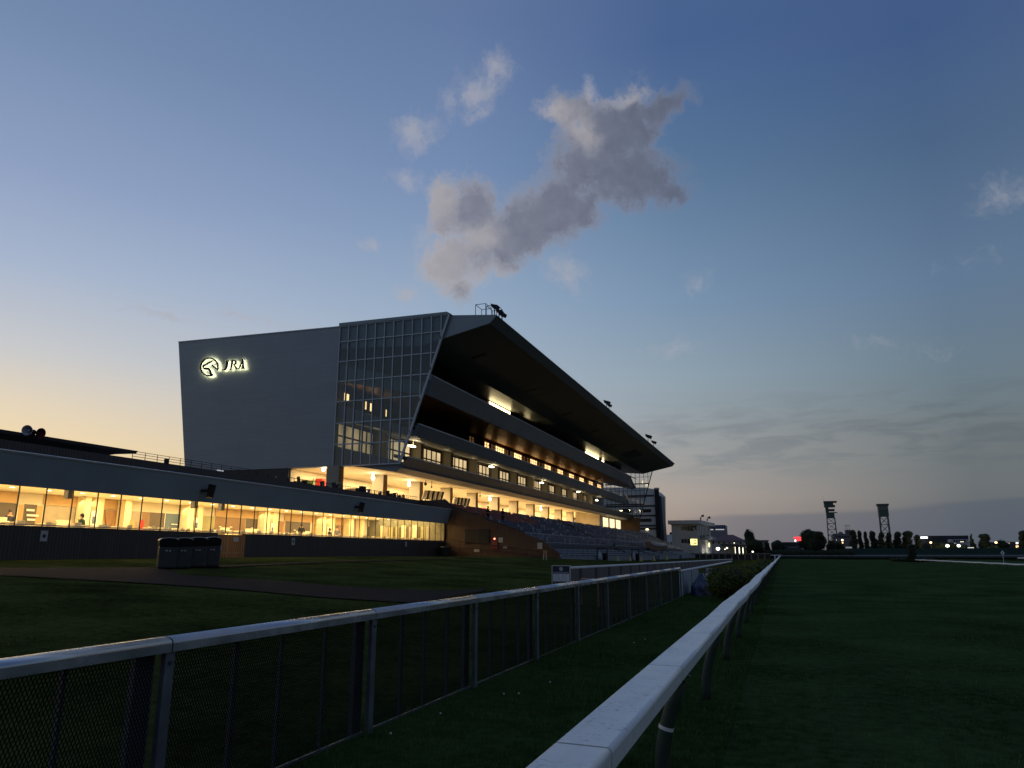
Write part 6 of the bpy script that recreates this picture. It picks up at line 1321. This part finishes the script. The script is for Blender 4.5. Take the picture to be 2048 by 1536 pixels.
# ------------------------------------------------------------------ far side of the course
M_net = mat('green_net', (.018, .050, .042), .8, var=.3, vscale=.5); nf = empty('green_screen_fence', (80, 292, 0), 'long dark green screen fence along the far turn', 'fence'); xa, xb = at_y(1690, 1100, 292).x, at_y(2075, 1100, 292).x; zt = at_y(1800, 1096.5, 292).z
MB().box(xa, xb, 292, 292.08, 1.0, zt).build('net', M_net, nf); MB().box(xa, xb, 291.9, 291.99, 0, 1.55).build('lower_board', mat('grey_green_board', (.06, .08, .085), .7, var=.2), nf); b = MB(); x = xa
while x < xb: b.tube([(x, 292.2, 0), (x, 292.2, zt + .3)], .06, 5); x += 4.2
build_each(b, 'post', M_dark, nf)
hd_ = empty('far_hedge', (15, 286, 0), 'dark clipped hedge across the far end of the turf', 'hedge'); bl = []; rr = random.Random(2); x = at_y(1500, 1100, 286).x
while x < at_y(1700, 1100, 286).x: bl.append(((x, 286 + rr.uniform(-.4, .4), 1.5), (1.6, 1.3, 1.55 * rr.uniform(.92, 1.1)))); x += 1.5
b = MB(); lumpy_core(b, bl, .95, 3); b.build('core', M_core, hd_, smooth=True); b = MB(); leaf_cloud(b, bl, 2200, .2, .8, 4, .85); b.build('leaves', M_tree, hd_)
M_frail = mat('far_rail_grey', (.34, .36, .40), .5)
fr_ = empty('far_rail', (60, 276, 0), 'thin grey rail crossing the far turn of the course', 'rail'); b = MB(); xs_ = rng_(-6, 110, 4); b.tube([(x, 276 + .0006 * x * x, 1.0) for x in xs_], .10, 6); b.build('rail', M_frail, fr_); b = MB()
for x in xs_: b.tube([(x, 276 + .0006 * x * x, 0), (x, 276 + .0006 * x * x, 1.0)], .05, 5)
build_each(b, 'post', M_dark, fr_); lw = empty('far_low_hedge', (55, 270, 0), 'low dark hedge strip beneath the thin grey far rail', 'hedge'); bl = []; x = .3
while x < 105: bl.append(((x, 271 + .0006 * x * x, .35), (1.9, .8, .42 * rr.uniform(.85, 1.1)))); x += 2.2
b = MB(); lumpy_core(b, bl, .95, 6); b.build('core', M_core, lw, smooth=True); b = MB(); leaf_cloud(b, bl, 2600, .14, .8, 7, .85); b.build('leaves', M_tree, lw)
gt = empty('white_gate_rail', (-3, 215, 0), 'white cross rail with two posts at the end of the hedge row', 'rail'); a, c = at_y(1537, 1110.2, 215), at_y(1563, 1110.2, 215); MB().tube([a, c], .10, 6).build('rail', M_whitepaint, gt)
for u in (1549.5, 1557): q = at_y(u, 1110, 215); MB().box(q.x - .16, q.x + .16, 214.9, 215.1, 0, q.z).build('post', M_whitepaint, gt)
# inner rails on the right
for (X, ya, yb, z, lab) in ((24.5, 60, 178, .50, 'white inner rail running along the right side of the turf'), (37, 80, 148, .95, 'second white rail beyond the inner rail at far right')):
    e = empty('inner_rail', (X, (ya + yb) / 2, 0), lab, 'rail', 'white rails at the right'); b = MB(); ys_ = rng_(ya, yb, 4); b.tube([(X, y, z + .02 * math.sin(y)) for y in ys_], .10, 8); b.build('rail', M_whitepaint, e, smooth=True); b = MB()
    for y in ys_: b.tube([(X + .25, y, -.3), (X, y, z)], .045, 5)
    build_each(b, 'post', M_post, e)
# furlong brush marker on the turf
g = at_y(1826, 1123, 168); bm_ = empty('brush_marker', (g.x, 168, g.z), 'dark upright brush marker with low bushy base at the end of the inner rail', 'marker'); k = 168 / 1479
bl = [((g.x - .1 * i * 0 + rr.uniform(-.1, .1), 168, g.z + k * (3 + 3.4 * i)), (k * (7.5 - .1 * i), .7, k * 3.4)) for i in range(8)]
b = MB(); lumpy_core(b, bl, .9, 8); b.build('upright', M_core, bm_, smooth=True); b = MB(); leaf_cloud(b, bl, 1200, .07, .8, 8, .85); b.build('upright_brush', M_tree, bm_)
bl = [((g.x + k * (-30 + 6.6 * i), 168.2, g.z + k * 2.5), (k * 5.5, .8, k * (4.2 - .25 * abs(i - 5)))) for i in range(10)]
b = MB(); lumpy_core(b, bl, .9, 9); b.build('base_core', M_core, bm_, smooth=True); b = MB(); leaf_cloud(b, bl, 1500, .07, .8, 9, .85); b.build('base_brush', M_tree, bm_)
p = at_y(2005, 1106, 150); e = empty('diamond_sign', (p.x, 150, 0), 'white diamond distance sign on a thin post at far right', 'sign'); k = 150 / 1479; MB().tube([(p.x, 150, -.3), (p.x, 150, p.z)], .04, 6).build('post', M_whitepaint, e)
d_ = MB().ext([(p.x - 3.2 * k, 149.95, p.z), (p.x, 149.95, p.z - 4.2 * k), (p.x + 3.2 * k, 149.95, p.z), (p.x, 149.95, p.z + 4.2 * k)], (0, .04, 0)).build('diamond_plate', M_whitepaint, e); MB().box(p.x - .08, p.x + .08, 149.93, 149.945, p.z - .12, p.z + .12).build('mark', M_dark, d_)
